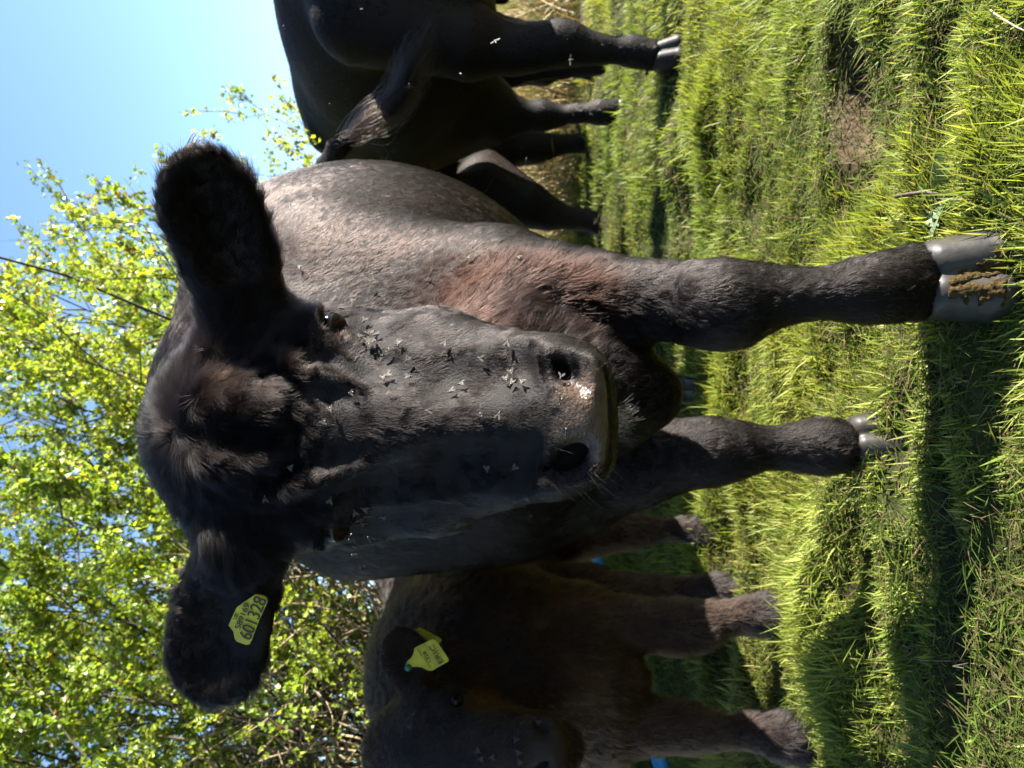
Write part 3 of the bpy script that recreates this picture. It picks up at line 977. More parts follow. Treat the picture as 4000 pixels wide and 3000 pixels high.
    def colf(P):
        nz = vnoise(P * 8, 51) * .5 + vnoise(P * 25, 52) * .35
        k = mixc(np.repeat(BRN[None], len(P), 0), (.060, .028, .0105), np.clip(nz * 1.5 * np.clip((P[:, 2] - .3) * 4, .2, 1), 0, .9))
        k = mixc(k, (.012, .0065, .0045), np.clip(-nz * 1.6, 0, .85))
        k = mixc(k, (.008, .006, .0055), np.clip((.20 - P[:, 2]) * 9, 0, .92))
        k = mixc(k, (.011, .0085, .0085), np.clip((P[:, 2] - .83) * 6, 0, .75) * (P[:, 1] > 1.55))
        hd = (P[:, 1] < 1.53) * (P[:, 2] > .52)
        face = hd * np.clip(ball(P, c(hx, 1850, 1.36), (.13, .14, .30), 2.2), 0, 1)
        k = mixc(k, (.012, .010, .0095), face * .8)
        k = mixc(k, (.011, .009, .009), ball(P, c(235, 1780, 1.42), (.06, .09, .07), 2))
        k = mixc(k, (.075, .035, .013), ball(P, c(262, 1980, 1.44), (.03, .08, .12), 2) * .8)
        return k
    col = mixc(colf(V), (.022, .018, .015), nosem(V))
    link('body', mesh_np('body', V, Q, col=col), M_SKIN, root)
    for cc in eyes:
        f2 = Field(*[np.arange(cc[i] - .02, cc[i] + .02, .0025) for i in range(3)])
        f2.ell(cc, (.0145, .0145, .0145), k=.002)
        v2, q2 = f2.mesh()
        link('eye', mesh_np('eye', v2, q2, col=np.full((len(v2), 3), .003)), M_EYE, root)
    hoof(root, W(610, 3085, 1.655), (.15, -1), .085, .062)
    hoof(root, W(90, 3150, 1.545), (-.1, -1), .085, .062)
    hoof(root, W(918, 2862, 2.11), (.1, -1), .08, .06)
    hoof(root, W(690, 2868, 1.98), (0, -1), .08, .06)
    def skip(P):
        m = np.clip(nosem(P) * 1.6, 0, 1)
        for cc in eyes: m = np.maximum(m, np.linalg.norm(P - cc, axis=1) < .018)
        return m
    ring_fur(root, V, Q, N, colf, 170000, .021, 8, radk=.00028, skip=skip, lenf=lambda P: np.where((P[:, 1] < 1.53) & (P[:, 2] > .5), .65, 1.15), lift_=.38, clump=.9, mat=M_FURC)
    # tags: one plate in front on a green stud, a second one behind the ear edge
    n_ = nrm(np.array([.10, -1, .05]))
    base = c(300, 1600, 1.415)
    def TP(px, py, lift=0.0):
        rr_ = ray(3000 - py, px)
        return CAM + rr_ * (((base + n_ * lift - CAM) @ n_) / (rr_ @ n_))
    o1 = [(1586, 2592), (1592, 2581), (1604, 2573), (1614, 2556), (1618, 2540), (1617, 2534), (1624, 2528), (1690, 2496), (1699, 2499), (1716, 2518), (1752, 2574), (1752, 2583), (1690, 2618), (1678, 2620), (1668, 2617), (1648, 2606), (1630, 2604), (1610, 2605), (1600, 2612), (1590, 2608)]
    t1 = plate('ear_tag', root, [TP(*q) for q in o1], n_, .002, M_TAG)
    ux = nrm(TP(1695, 2521) - TP(1733, 2585)); uy = np.cross(n_, ux)
    for word, p0, p1, hgt, ink in (('ERIC', (1734, 2587), (1694, 2519), .0098, M_INK), ('1328', (1688, 2587), (1667, 2545), .0066, M_INK), ('UK 333222', (1686, 2610), (1657, 2571), .0040, M_INKF), ('000000', (1652, 2562), (1634, 2534), .0036, M_INKF)):
        text_on('tag_number', t1, word, TP(*p0, .002), ux, uy, n_, np.linalg.norm(TP(*p1) - TP(*p0)), hgt, ink)
    cu = f2 = Field(*[np.arange(TP(1595, 2607)[i] - .016, TP(1595, 2607)[i] + .016, .0015) for i in range(3)])
    f2.cap(TP(1595, 2607) - n_ * .004, .0075, TP(1595, 2607) + n_ * .004, .0065, k=.002)
    v2, q2 = f2.mesh()
    link('tag_stud', mesh_np('tag_stud', v2, q2), M_STUD, t1)
    base = c(430, 1640, 1.56)
    o2 = [(1612, 2470), (1628, 2453), (1638, 2451), (1650, 2456), (1722, 2494), (1726, 2502), (1714, 2518), (1690, 2530), (1640, 2500), (1618, 2490)]
    t2 = plate('ear_tag', root, [TP(*q) for q in o2], n_, .002, M_TAG)
    return f
# ------------------------------------------------------------------ ground, grass, reeds
# hoof-trodden hollows, and dark dips standing in for shadow bands: picture position on the ground, radii in metres, depth
HOLLOWS = []
def hollow(U, V, rx, ry, dep):
    p = G(U, V, .02)
    HOLLOWS.append((p[0], p[1], rx, ry, dep))
for args in ((900, 3430, .12, .05, .07), (700, 3360, .10, .045, .07), (620, 3500, .14, .05, .06), (330, 3830, .22, .022, .07), (900, 3800, .18, .020, .06),
             (1450, 3770, .10, .018, .05), (2270, 2850, .13, .07, .09), (2500, 2860, .12, .06, .07), (2120, 2715, .28, .07, .07), (2720, 2690, .2, .08, .06),
             (500, 2870, .24, .10, .07), (880, 2890, .16, .08, .07), (1500, 2930, .12, .05, .06), (2250, 3020, .1, .05, .06),
             (2550, 3420, .17, .055, .05), (2680, 3380, .09, .05, .06), (150, 3560, .14, .05, .06), (1640, 3330, .08, .04, .05), (2420, 2440, .9, .12, .05),
             (2480, 3790, .15, .04, .06), (1250, 3640, .08, .03, .06), (2000, 2480, .3, .1, .05), (420, 3300, .1, .04, .05)):
    hollow(*args)
SOILP = [(G(2560, 3430), .15, .062), (G(2700, 3395), .09, .05), (G(1560, 3660), .05, .03), (G(2900, 2300), .35, .22), (G(2560, 2290), .18, .12), (G(520, 3600), .07, .025)]

def ground_z(x, y):
    P = np.stack([x, y, np.zeros_like(x)], -1)
    near = 1 / (1 + np.maximum(y - 3, 0) * .12)
    z = .03 + near * (.030 * vnoise(P * np.array([2.2, 3.2, 1]), 61) + .018 * vnoise(P * np.array([5., 8, 1]), 62) + .008 * vnoise(P * 16, 63))
    for cx, cy, rx, ry, dep in HOLLOWS:
        q = ((x - cx) / rx) ** 2 + ((y - cy) / ry) ** 2
        z = z - .8 * dep * np.exp(-q * 1.2) * (1 + .25 * vnoise(P * 20, 64)) + dep * .35 * np.exp(-(np.sqrt(q) - 1.7) ** 2 * 3)
    return z + .0009 * np.maximum(y - 6, 0) ** 1.5

def hollow_mask(x, y):
    m = np.zeros_like(x)
    for cx, cy, rx, ry, dep in HOLLOWS:
        m = np.maximum(m, np.exp(-(((x - cx) / rx) ** 2 + ((y - cy) / ry) ** 2) * 2.2))
    return m

def soil_mask(x, y):
    m = np.zeros_like(x)
    P = np.stack([x, y, np.zeros_like(x)], -1)
    for c, rx, ry in SOILP:
        q = np.sqrt(((x - c[0]) / rx) ** 2 + ((y - c[1]) / ry) ** 2) + .35 * vnoise(P * 22, 66)
        m = np.maximum(m, np.clip((1.05 - q) * 3, 0, 1))
    return m

def build_ground():
    xs = axis((-300, -40, 20), (-40, -6, 1.5), (-6, -2, .2), (-2, 2, .022), (2, 6, .2), (6, 40, 1.5), (40, 300, 20))
    ys = axis((-40, -2, 4), (-2, .5, .25), (.5, 4.0, .022), (4, 10, .12), (10, 60, 2), (60, 600, 30))
    X, Y = np.meshgrid(xs, ys, indexing='ij')
    x, y = X.ravel(), Y.ravel()
    z = ground_z(x, y)
    P = np.stack([x, y, z], -1)
    sm = soil_mask(x, y)
    z = z + sm * (.012 * vnoise(P * np.array([38, 38, 0]), 68) + .006 * vnoise(P * np.array([90, 90, 0]), 69))
    nx, ny = len(xs), len(ys)
    i = np.arange((nx - 1) * (ny - 1)); a = (i // (ny - 1)) * ny + i % (ny - 1)
    Q = np.stack([a, a + ny, a + ny + 1, a + 1], 1)
    col = np.repeat(np.array([[.028, .034, .010]]), len(x), 0)
    col = mixc(col, (.060, .058, .020), np.clip(.4 + vnoise(P * 3, 70), 0, 1))
    col = mixc(col, (.030, .024, .013), np.clip(hollow_mask(x, y) * 1.2, 0, 1))  # dark soil in the hollows, painted shade in those along shadow bands
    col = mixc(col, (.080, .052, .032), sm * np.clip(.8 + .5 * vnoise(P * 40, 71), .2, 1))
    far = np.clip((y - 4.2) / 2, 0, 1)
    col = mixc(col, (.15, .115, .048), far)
    m = simple('earth', (.05, .05, .02), .95, .15, noise=(.45, .42, .4), bump=1.0, scale=70, attr=True)
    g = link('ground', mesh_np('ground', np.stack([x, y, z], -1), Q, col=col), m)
    tag(g, kind='structure')

def blades(root, L, wd, az, lean, bend, col, tipcol, nseg=3):
    """curved tapering strips -> V, quads, col"""
    k = len(root)
    d = np.stack([np.cos(az), np.sin(az), np.zeros(k)], -1)
    face = az + rng.uniform(-1.2, 1.2, k) + math.pi / 2
    s_ = np.stack([np.cos(face), np.sin(face), np.zeros(k)], -1)
    t = np.linspace(0, 1, nseg + 1)
    Vs, Cs = [], []
    for ti in t:
        up = ti * np.cos(lean) - bend * ti * ti * .55
        out = ti * np.sin(lean) + bend * ti * ti * .8
        c = root + np.array([0, 0, 1.0]) * (L * up)[:, None] + d * (L * out)[:, None]
        wi = wd * (1.0 if ti < .5 else max(1 - ((ti - .5) / .5) ** 1.4, .06)) * .5
        Vs += [c - s_ * wi[:, None], c + s_ * wi[:, None]]
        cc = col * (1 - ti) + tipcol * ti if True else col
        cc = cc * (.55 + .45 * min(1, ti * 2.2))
        Cs += [cc, cc]
    n2 = 2 * (nseg + 1)
    V = np.stack(Vs, 1).reshape(-1, 3)
    C = np.stack(Cs, 1).reshape(-1, 3)
    b = (np.arange(k) * n2)[:, None]
    q = [b + np.array([[2 * i, 2 * i + 1, 2 * i + 3, 2 * i + 2]]) for i in range(nseg)]
    return V, np.concatenate(q, 1).reshape(-1, 4), C

def build_grass():
    parts = []
    def batch(n, d0, d1, dens_pow, Lr, wr, straw, seed):
        r = np.random.default_rng(seed)
        # wedge in front of the camera, a little wider than the view
        u = r.random(n)
        e = 2 - dens_pow
        y = (d0 ** e + u * (d1 ** e - d0 ** e)) ** (1 / e)
        x = y * r.uniform(-.72, .72, n)
        # gather blades into tufts
        tx = np.round(x / .045 + r.uniform(-.5, .5, n)) * .045
        ty = np.round(y / .045 + r.uniform(-.5, .5, n)) * .045
        tw = r.random(n) < .55
        jig = vnoise(np.stack([tx * 37, ty * 41, tx * 0], -1), 81) * .03
        x = np.where(tw, tx + jig + r.normal(0, .012, n), x)
        y = np.where(tw, ty - jig + r.normal(0, .012, n), y)
        P = np.stack([x, y, np.zeros(n)], -1)
        hm, sm = hollow_mask(x, y), soil_mask(x, y)
        nz = vnoise(P * 4.0, 82) + .5 * vnoise(P * 11, 83)
        keep = (r.random(n) > hm * .80) & (r.random(n) > sm * .93) & (r.random(n) < .78 + .4 * nz)
        x, y, P, hm, nz = x[keep], y[keep], P[keep], hm[keep], nz[keep]
        k = len(x)
        L = r.uniform(*Lr, k) * (1 + .5 * nz) * (1 - .35 * hm)
        longb = r.random(k) < .07
        L = np.where(longb, L * 1.7, L)
        wd = r.uniform(*wr, k) * np.where(longb, 1.25, 1)
        az = vnoise(P * 3.1, 84) * 3.4 + .5 + r.normal(0, 1.0, k)
        lean = np.clip(r.normal(.55, .38, k), 0, 1.35)
        bend = np.clip(r.normal(.28, .25, k), -.1, .85)
        g0 = np.array([.080, .132, .020]); g1 = np.array([.185, .228, .042]); g2 = np.array([.26, .25, .085])
        a = np.clip(.5 + .55 * vnoise(P * 2.3, 85) + r.normal(0, .3, k), 0, 1)[:, None]
        col = g0 * (1 - a) + g1 * a
        b = np.clip(vnoise(P * 1.7, 86) * .8 + r.normal(0, .25, k), 0, 1)[:, None]
        col = col * (1 - b) + g2 * b
        st = r.random(k) < straw * (1 + 1.2 * vnoise(P * 3.7, 87))
        sc = np.array([.25, .205, .10]) * r.uniform(.55, 1.1, (k, 1))
        col = np.where(st[:, None], sc, col)
        L = np.where(st, L * .8, L); lean = np.where(st, np.clip(lean + .5, 0, 1.5), lean)
        tip = np.where(st[:, None], sc, col * np.array([1.25, 1.15, 1.1]))
        root = np.stack([x, y, ground_z(x, y) - .004], -1)
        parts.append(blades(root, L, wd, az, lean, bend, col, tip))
    batch(GRASS[0], .72, 2.2, 1.3, (.016, .044), (.0018, .0036), .15, 101)
    batch(GRASS[1], 2.1, 4.6, 1.6, (.020, .048), (.0026, .0046), .20, 102)
    batch(GRASS[2], 4.5, 13, 1.7, (.04, .09), (.006, .012), .28, 103)
    # flattened thatch of dead grass between the blades
    n = GRASS[3]
    r = np.random.default_rng(104)
    y = (.72 ** .6 + r.random(n) * (4.5 ** .6 - .72 ** .6)) ** (1 / .6); x = y * r.uniform(-.7, .7, n)
    z = ground_z(x, y) + r.uniform(.002, .02, n)
    sc = np.where(r.random((n, 1)) < .38, np.array([[.16, .13, .06]]), np.array([[.10, .15, .025]])) * r.uniform(.45, 1.15, (n, 1))
    parts.append(blades(np.stack([x, y, z], -1), r.uniform(.02, .06, n), r.uniform(.0015, .003, n), r.uniform(0, 6.28, n), r.uniform(1.2, 1.65, n), r.uniform(-.1, .2, n), sc, sc, 2))
    off, Vs, Qs, Cs = 0, [], [], []
    for V, Q, C in parts:
        Vs.append(V); Qs.append(Q + off); Cs.append(C); off += len(V)
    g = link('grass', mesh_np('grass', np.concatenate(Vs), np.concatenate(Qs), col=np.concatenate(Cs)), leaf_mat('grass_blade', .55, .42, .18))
    tag(g, 'short bright green trodden pasture grass with dry yellow blades', 'grass', kind='stuff')

def build_reeds():
    r = np.random.default_rng(120)
    n = 34000
    x = r.uniform(.2, 6.0, n); y = r.uniform(4.1, 7.5, n)
    cl = vnoise(np.stack([x * 1.6, y * 1.6, x * 0], -1), 121)
    k = r.random(n) < .35 + .75 * cl
    x, y, cl = x[k], y[k], cl[k]
    n = len(x)
    col = np.array([.27, .20, .085]) * r.uniform(.5, 1.2, (n, 1)) * np.array([1, 1, 1]) + r.normal(0, .02, (n, 1))
    col = np.clip(col, .03, .9)
    gr = r.random(n) < .18
    col = np.where(gr[:, None], np.array([.11, .16, .03]), col)
    root = np.stack([x, y, ground_z(x, y) - .01], -1)
    V, Q, C = blades(root, r.uniform(.22, .55, n) * (1 + .3 * cl), r.uniform(.005, .010, n), r.uniform(0, 6.28, n), np.clip(r.normal(.5, .35, n), 0, 1.3), r.uniform(0, .6, n), col, col * 1.05, 4)
    g = link('dry_grass', mesh_np('dry_grass', V, Q, col=C), leaf_mat('dry_stalk', .6, .25, .25, (1, .95, .8)))
    tag(g, 'tall straw coloured grass growing along the far side of the field', 'grass', kind='stuff')

# ------------------------------------------------------------------ hawthorn hedge
def tube_set(lines, name, parent, mat, col, sides=5):
    "lines: list of (points (m,3), radii (m,))"
    Vs, Qs, off = [], [], 0
    for P, R in lines:
        P = np.asarray(P); m = len(P)
        T = np.gradient(P, axis=0); T = nrm(T)
        a = nrm(np.cross(T, np.array([.31, .87, .22]))); b = np.cross(T, a)
        th = np.arange(sides) * 2 * math.pi / sides
        ring = P[:, None] + np.asarray(R)[:, None, None] * (a[:, None] * np.cos(th)[None, :, None] + b[:, None] * np.sin(th)[None, :, None])
        Vs.append(ring.reshape(-1, 3))
        i = np.arange(m - 1)[:, None] * sides; j = np.arange(sides)[None]; j2 = (j + 1) % sides
        Qs.append(np.stack([i + j, i + j2, i + sides + j2, i + sides + j], -1).reshape(-1, 4) + off)
        off += m * sides
    V = np.concatenate(Vs)
    return link(name, mesh_np(name, V, np.concatenate(Qs), col=np.repeat(np.asarray(col, float)[None], len(V), 0)), mat, parent)

M_BARK = simple('bark', (.07, .055, .04), .85, .2, attr=True, noise=(.5, .48, .45), bump=.5, scale=60)
M_LEAF = leaf_mat('hawthorn_leaf', .38, .5, .45, (1.3, 1.25, .5))

def leaves_mesh(C, N, U_, size, col, name, parent):
    "three-lobed folded leaves: centre, normal, axis"
    k = len(C)
    S_ = np.cross(N, U_)
    shp = [(0, -.5, 0), (.36, -.05, .10), (.46, .28, .13), (.14, .22, .04), (0, .55, 0), (-.14, .22, .04), (-.46, .28, .13), (-.36, -.05, .10)]
    V = np.stack([C + size[:, None] * (S_ * a + U_ * b + N * c) for a, b, c in shp], 1).reshape(-1, 3)
    b0 = (np.arange(k) * 8)[:, None]
    quads = np.concatenate([b0 + np.array([[0, 1, 2, 3]]), b0 + np.array([[0, 5, 6, 7]])], 1).reshape(-1, 4)
    tris = np.concatenate([b0 + np.array([[0, 3, 4]]), b0 + np.array([[0, 4, 5]])], 1).reshape(-1, 3)
    return link(name, mesh_np(name, V, quads, tris, smooth=False, col=np.repeat(col, 8, 0)), M_LEAF, parent)

def bush(name, label, x, y, height, spread, nstem, leaf, seed, dens=1.0, lean=(.45, 0), bare=0.0, low=.5, brown=.08, sub=(9, 6), thin=1.0, lowz=.6, cut=None, shoots=(), cat='bush', group='hawthorns along the field edge', dead=0):
    r = np.random.default_rng(seed)
    root = empty(name, (x, y, 0))
    tag(root, label, cat, group)
    lines, LC, LN, LU, LS = [], [], [], [], []
    def poly(p0, d0, L, bendv, m=7):
        P = [p0]; d = d0
        for i in range(m - 1):
            d = nrm(d + bendv / m + r.normal(0, .10, 3))
            P.append(P[-1] + d * L / (m - 1))
        return np.array(P)
    def at(P, s):
        q = s * (len(P) - 1); i = min(int(q), len(P) - 2)
        return P[i] + (P[i + 1] - P[i]) * (q - i), nrm(P[i + 1] - P[i])
    def side(d):
        v = nrm(r.normal(0, 1, 3)); v = v - (v @ d) * d
        return nrm(nrm(v) * r.uniform(.6, 1.1) + d * r.uniform(.3, .9) + np.array([lean[0] * .4, 0, .25]))
    for s_ in range(nstem):
        bx, by_ = x + r.uniform(-.5, .5) * spread, y + r.normal(0, .13 * spread)
        L = height * r.uniform(.75, 1.1)
        st = poly(np.array([bx, by_, float(ground_z(np.array([bx]), np.array([by_]))[0]) - .03]), nrm(np.array([lean[0] * r.uniform(.2, 1.5) + r.normal(0, .15), lean[1] + r.normal(0, .2), 1.0])), L, np.array([lean[0] * .5, 0, .1]), 10)
        r0 = .0085 * (L / 2.5) ** .8 * r.uniform(.8, 1.4) * thin
        lines.append((st, np.linspace(r0, r0 * .18, 10)))
        for b in range(int(sub[0] * r.uniform(.8, 1.25))):
            s = r.uniform(low * .35, 1)
            p, d = at(st, s)
            Lb = height * r.uniform(.14, .34) * (1.15 - .6 * s)
            br = poly(p, side(d), Lb, np.array([lean[0] * .5, 0, .35]), 6)
            lines.append((br, np.linspace(r0 * .38, r0 * .10, 6)))
            for t in range(int(sub[1] * r.uniform(.7, 1.3))):
                p2, d2 = at(br, r.uniform(.15, 1))
                tw = poly(p2, side(d2), Lb * r.uniform(.2, .5), np.array([.1, 0, .3]), 4)
                lines.append((tw, np.linspace(r0 * .14, r0 * .06, 4)))
                nl = int(r.uniform(3, 7) * dens)
                for q in range(nl):
                    c, dd = at(tw, r.random())
                    if c[2] < lowz + .25 * math.sin(c[0] * 9 + seed) and r.random() < .88: continue
                    if r.random() < bare: continue
                    for _ in range(r.integers(2, 5)):
                        LC.append(c + r.normal(0, leaf * .55, 3)); LU.append(dd + r.normal(0, .8, 3)); LN.append(r.normal(0, 1, 3) + np.array([.35, -.3, .5])); LS.append(leaf * r.uniform(.55, 1.2))
    if cut is not None:
        ok = lambda p: p[0] < cut[0] + (cut[1] - p[2]) * cut[2]
        lines = [l for l in lines if ok(l[0][-1])] or lines[:1]
        ii = [i for i, c in enumerate(LC) if ok(c)]
        LC, LN, LU, LS = ([A[i] for i in ii] for A in (LC, LN, LU, LS))
    for pts, nlf in shoots:
        t = np.linspace(0, len(pts) - 1, 24)
        P = np.stack([np.interp(t, range(len(pts)), np.array(pts)[:, i]) for i in range(3)], -1) + np.cumsum(r.normal(0, .006, (24, 3)), 0)
        lines.append((P, np.linspace(.009, .002, 24)))
        for i in range(nlf):
            q = r.random() ** .6
            c, dd = at(P, q)
            c = c + nrm(r.normal(0, 1, 3)) * r.uniform(0, .05)
            for _ in range(4):
                LC.append(c + r.normal(0, leaf * .5, 3)); LU.append(dd + r.normal(0, .8, 3)); LN.append(r.normal(0, 1, 3) + np.array([.35, -.3, .5])); LS.append(leaf * r.uniform(.6, 1.25))
    tube_set(lines[:], 'branches', root, M_BARK, (.055, .043, .031))
    C = np.array(LC); U_ = nrm(np.array(LU)); N = np.array(LN)
    N = nrm(N - (N * U_).sum(1, keepdims=True) * U_)
    k = len(C)
    a = np.clip(.5 + .6 * vnoise(C * 3, seed) + r.normal(0, .28, k), 0, 1)[:, None]
    col = np.array([.115, .185, .016]) * (1 - a) + np.array([.28, .33, .045]) * a
    bb = (r.random(k) < brown)[:, None]
    col = np.where(bb, np.array([.15, .10, .035]) * r.uniform(.6, 1.2, (k, 1)), col)
    leaves_mesh(C, N, U_, np.array(LS), col, 'foliage', root)
    if dead:
        dl = []
        for i in range(dead):
            p = np.array([x + r.uniform(-.75, .75) * spread, y - r.uniform(-.05, .42), r.uniform(.45, 1.62)])
            d = nrm(np.array([r.normal(.2, .7), r.normal(-.1, .3), r.normal(.3, .8)]))
            L = r.uniform(.04, .30) if r.random() < .85 else r.uniform(.3, .6)
            rr = r.uniform(.0018, .0045)
            dl.append((poly(p, d, L, r.normal(0, .5, 3), 4), np.array([rr, rr * .95, rr * .9, rr * .8])))
        o = tube_set(dl, 'dead_stems', root, M_BARK, (.24, .185, .11), 5)
    return root

def build_hedge():
    bush('hawthorn_bush', 'leafy hawthorn at the picture edge behind the calf', -2.05, 2.75, 3.0, 1.1, 12, .021, 201, dens=3.2, lean=(.25, 0), low=.38, lowz=1.42, brown=.04, sub=(14, 9), dead=900)
    bush('hawthorn_bush', 'thick bright green hawthorn behind the left ear with dead stems below', -1.30, 2.95, 3.0, 1.1, 13, .021, 202, dens=3.4, lean=(.28, 0), low=.38, lowz=1.42, cut=(.05, 2.8, .5), brown=.05, sub=(14, 9), dead=1100)
    bush('hawthorn_bush', 'tall hawthorn between the left ear and the top of the head', -.62, 3.25, 3.2, 1.0, 11, .021, 203, dens=3.0, lean=(.2, 0), low=.32, lowz=1.25, cut=(.3, 3.0, .5), brown=.09, sub=(13, 8), dead=700)
    bush('hawthorn_bush', 'open hawthorn directly behind the head of the front cow', .0, 3.75, 3.2, .9, 8, .023, 204, dens=2.2, lean=(.16, 0), cut=(.45, 3.2, .5), low=.35, brown=.16, sub=(12, 7))
    bush('hawthorn_bush', 'sparse hawthorn with long bare sprigs rising beside the right ear', .42, 4.6, 3.0, .5, 4, .030, 205, dens=.9, lean=(.17, 0), cut=(.55, 3.7, .6), low=.3, brown=.20, sub=(9, 5), bare=.1,
         shoots=(([W(1650, 640, 4.4), W(1860, 480, 4.4), W(2020, 415, 4.4), W(2220, 280, 4.4), W(2412, 105, 4.4)], 46), ([W(1900, 500, 4.3), W(2060, 330, 4.3), W(2250, 240, 4.3), W(2330, 150, 4.3)], 20), ([W(2050, 980, 4.5), W(2230, 830, 4.5), W(2360, 640, 4.5), W(2440, 615, 4.5)], 24), ([W(1700, 700, 4.2), W(1900, 520, 4.2), W(2180, 440, 4.2), W(2290, 400, 4.2)], 18)))
    bush('hawthorn_bush', 'shadowy hawthorn of the second row behind the calf', -2.3, 4.1, 3.6, 1.6, 13, .030, 208, dens=3.6, lean=(.2, 0), low=.1, lowz=.2, brown=.12, sub=(11, 7), dead=500)
    bush('hawthorn_bush', 'second row hawthorn showing through gaps behind the left ear', -1.1, 4.2, 3.2, 1.5, 12, .030, 209, dens=3.6, lean=(.2, 0), low=.1, lowz=.2, brown=.12, sub=(11, 7), dead=500)
    bush('hawthorn_tree', 'distant pale green tree between the right ear and the shaded cow', 2.35, 10.5, 3.3, 1.2, 8, .045, 206, dens=1.2, lean=(.2, 0), low=.25, brown=.12, sub=(10, 6), cat='tree')
    bush('hawthorn_tree', 'dense distant yellow green bush behind the rear cow', 3.1, 10.2, 2.3, 1.6, 10, .05, 207, dens=1.8, lean=(.1, 0), low=.1, brown=.08, sub=(10, 7), cat='tree')

def build_pipe():
    pts = [G(-420, 2760, .05), G(40, 2622, .05), G(200, 2565, .055), G(420, 2508, .055), G(560, 2445, .055), G(780, 2380, .055), G(860, 2362, .055), G(1060, 2335, .055), G(1400, 2310, .05)]
    pts = np.array(pts)
    t = np.linspace(0, len(pts) - 1, 70)
    P = np.stack([np.interp(t, range(len(pts)), pts[:, i]) for i in range(3)], -1)
    for _ in range(6): P[1:-1] = (P[:-2] + P[2:] + 2 * P[1:-1]) / 4
    P[:, 2] = ground_z(P[:, 0], P[:, 1]) * .4 + .085
    o = tube_set([(P, np.full(len(P), .025))], 'water_pipe', None, simple('blue_pipe', (.02, .18, .42), .4, .3, noise=(.03, .22, .45), scale=20), (0, 0, 0), 12)
    tag(o, 'bright blue plastic water pipe lying in the grass behind the calf', 'pipe')

def build_thistle():
    r = np.random.default_rng(77)
    c = G(2230, 3750, .028)
    root = empty('thistle', c)
    tag(root, 'spiny grey green weed rosette beside the front hoof', 'weed')
    Vs, Qs, Ts, Cs = [], [], [], []
    for i in range(18):
        az = i * 2.4 + r.normal(0, .2); L = r.uniform(.04, .08); el = r.uniform(.15, .9)
        d = np.array([math.cos(az) * math.cos(el), math.sin(az) * math.cos(el), math.sin(el)])
        s_ = nrm(np.cross(d, [0, 0, 1])); n = np.cross(s_, d)
        m = 9
        V = []
        for j in range(m):
            t = j / (m - 1)
            wv = L * .24 * math.sin(math.pi * min(t * .9 + .1, 1)) * (1.25 if j % 2 else .45)
            p = c + d * L * t + n * (-.25 * L * t * t) + np.array([0, 0, .012])
            V += [p - s_ * wv + n * wv * .5 + d * wv * .3, p, p + s_ * wv + n * wv * .5 + d * wv * .3]
        q = []
        for j in range(m - 1):
            a = 3 * j
            q += [[a, a + 1, a + 4, a + 3], [a + 1, a + 2, a + 5, a + 4]]
        me = mesh_np('leaf', V, np.array(q), smooth=False, col=np.repeat(np.array([[.05, .09, .022]]) * r.uniform(.7, 1.3), len(V), 0))
        link('leaf', me, M_LEAF, root)

def build_twigs():
    for (pts, rr, c, lab) in (([(2960, 3870), (2900, 3930), (2830, 4020)], .0016, (.30, .26, .17), 'pale bent dry stalk lying in shaded grass'),
                              ([(2230, 3560), (2250, 3605), (2240, 3640)], .0035, (.10, .08, .06), 'short dark stick poking up by the front hoof'),
                              ([(480, 3560), (420, 3640), (390, 3780)], .0012, (.11, .10, .07), 'thin grey dry stalk lying across the left grass')):
        P = np.array([G(u, v, .075) for u, v in pts])
        t = np.linspace(0, len(P) - 1, 9)
        P = np.stack([np.interp(t, range(len(P)), P[:, i]) for i in range(3)], -1)
        P[:, 2] = ground_z(P[:, 0], P[:, 1]) + .045
        tag(tube_set([(P, np.linspace(rr, rr * .6, 9))], 'dry_stalk', None, M_BARK, c, 6), lab, 'stalk')

# ------------------------------------------------------------------ flies
M_FLYB = simple('fly_body', (.005, .0045, .004), .4, .5)
M_WING, _t, _b = new_mat('fly_wing')
_b.inputs['Base Color'].default_value = (.05, .044, .034, 1)
_b.inputs['Roughness'].default_value = .5
_b.inputs['Transmission Weight'].default_value = 0
_b.inputs['Specular IOR Level'].default_value = .05

def fly_mesh(open_):
    V, Q, T, mi = [], [], [], []
    def blob(c, r):
        b = len(V); nu, nv = 8, 5
        for i in range(nv + 1):
            for j in range(nu):
                th, ph = math.pi * i / nv, 2 * math.pi * j / nu
                V.append((c[0] + r[0] * math.cos(th), c[1] + r[1] * math.sin(th) * math.cos(ph), c[2] + r[2] * math.sin(th) * math.sin(ph)))
        for i in range(nv):
            for j in range(nu):
                Q.append((b + i * nu + j, b + i * nu + (j + 1) % nu, b + (i + 1) * nu + (j + 1) % nu, b + (i + 1) * nu + j)); mi.append(0)
    blob((.0012, 0, .0015), (.0018, .0014, .0014))
    blob((-.0022, 0, .0014), (.0026, .0016, .0014))
    blob((.0034, 0, .0014), (.0011, .0013, .0011))
    for sg in (-1, 1):
        a = sg * (.42 if not open_ else 1.25)
        d = np.array([-math.cos(a), math.sin(a), .12]); d /= np.linalg.norm(d)
        s_ = np.array([-d[1], d[0], 0]) * sg
        o = np.array([.0012, sg * .0008, .0028])
        b = len(V)
        for t, wv in ((0, .0004), (.3, .0013), (.7, .0017), (1, .0006)):
            p = o + d * .0072 * t
            V.append(tuple(p - s_ * wv * .6)); V.append(tuple(p + s_ * wv))
        for i in range(3):
            Q.append((b + 2 * i, b + 2 * i + 1, b + 2 * i + 3, b + 2 * i + 2)); mi.append(1)
    me = mesh_np('fly', V, np.array(Q), mat_idx=mi)
    me.materials.append(M_FLYB); me.materials.append(M_WING)
    return me

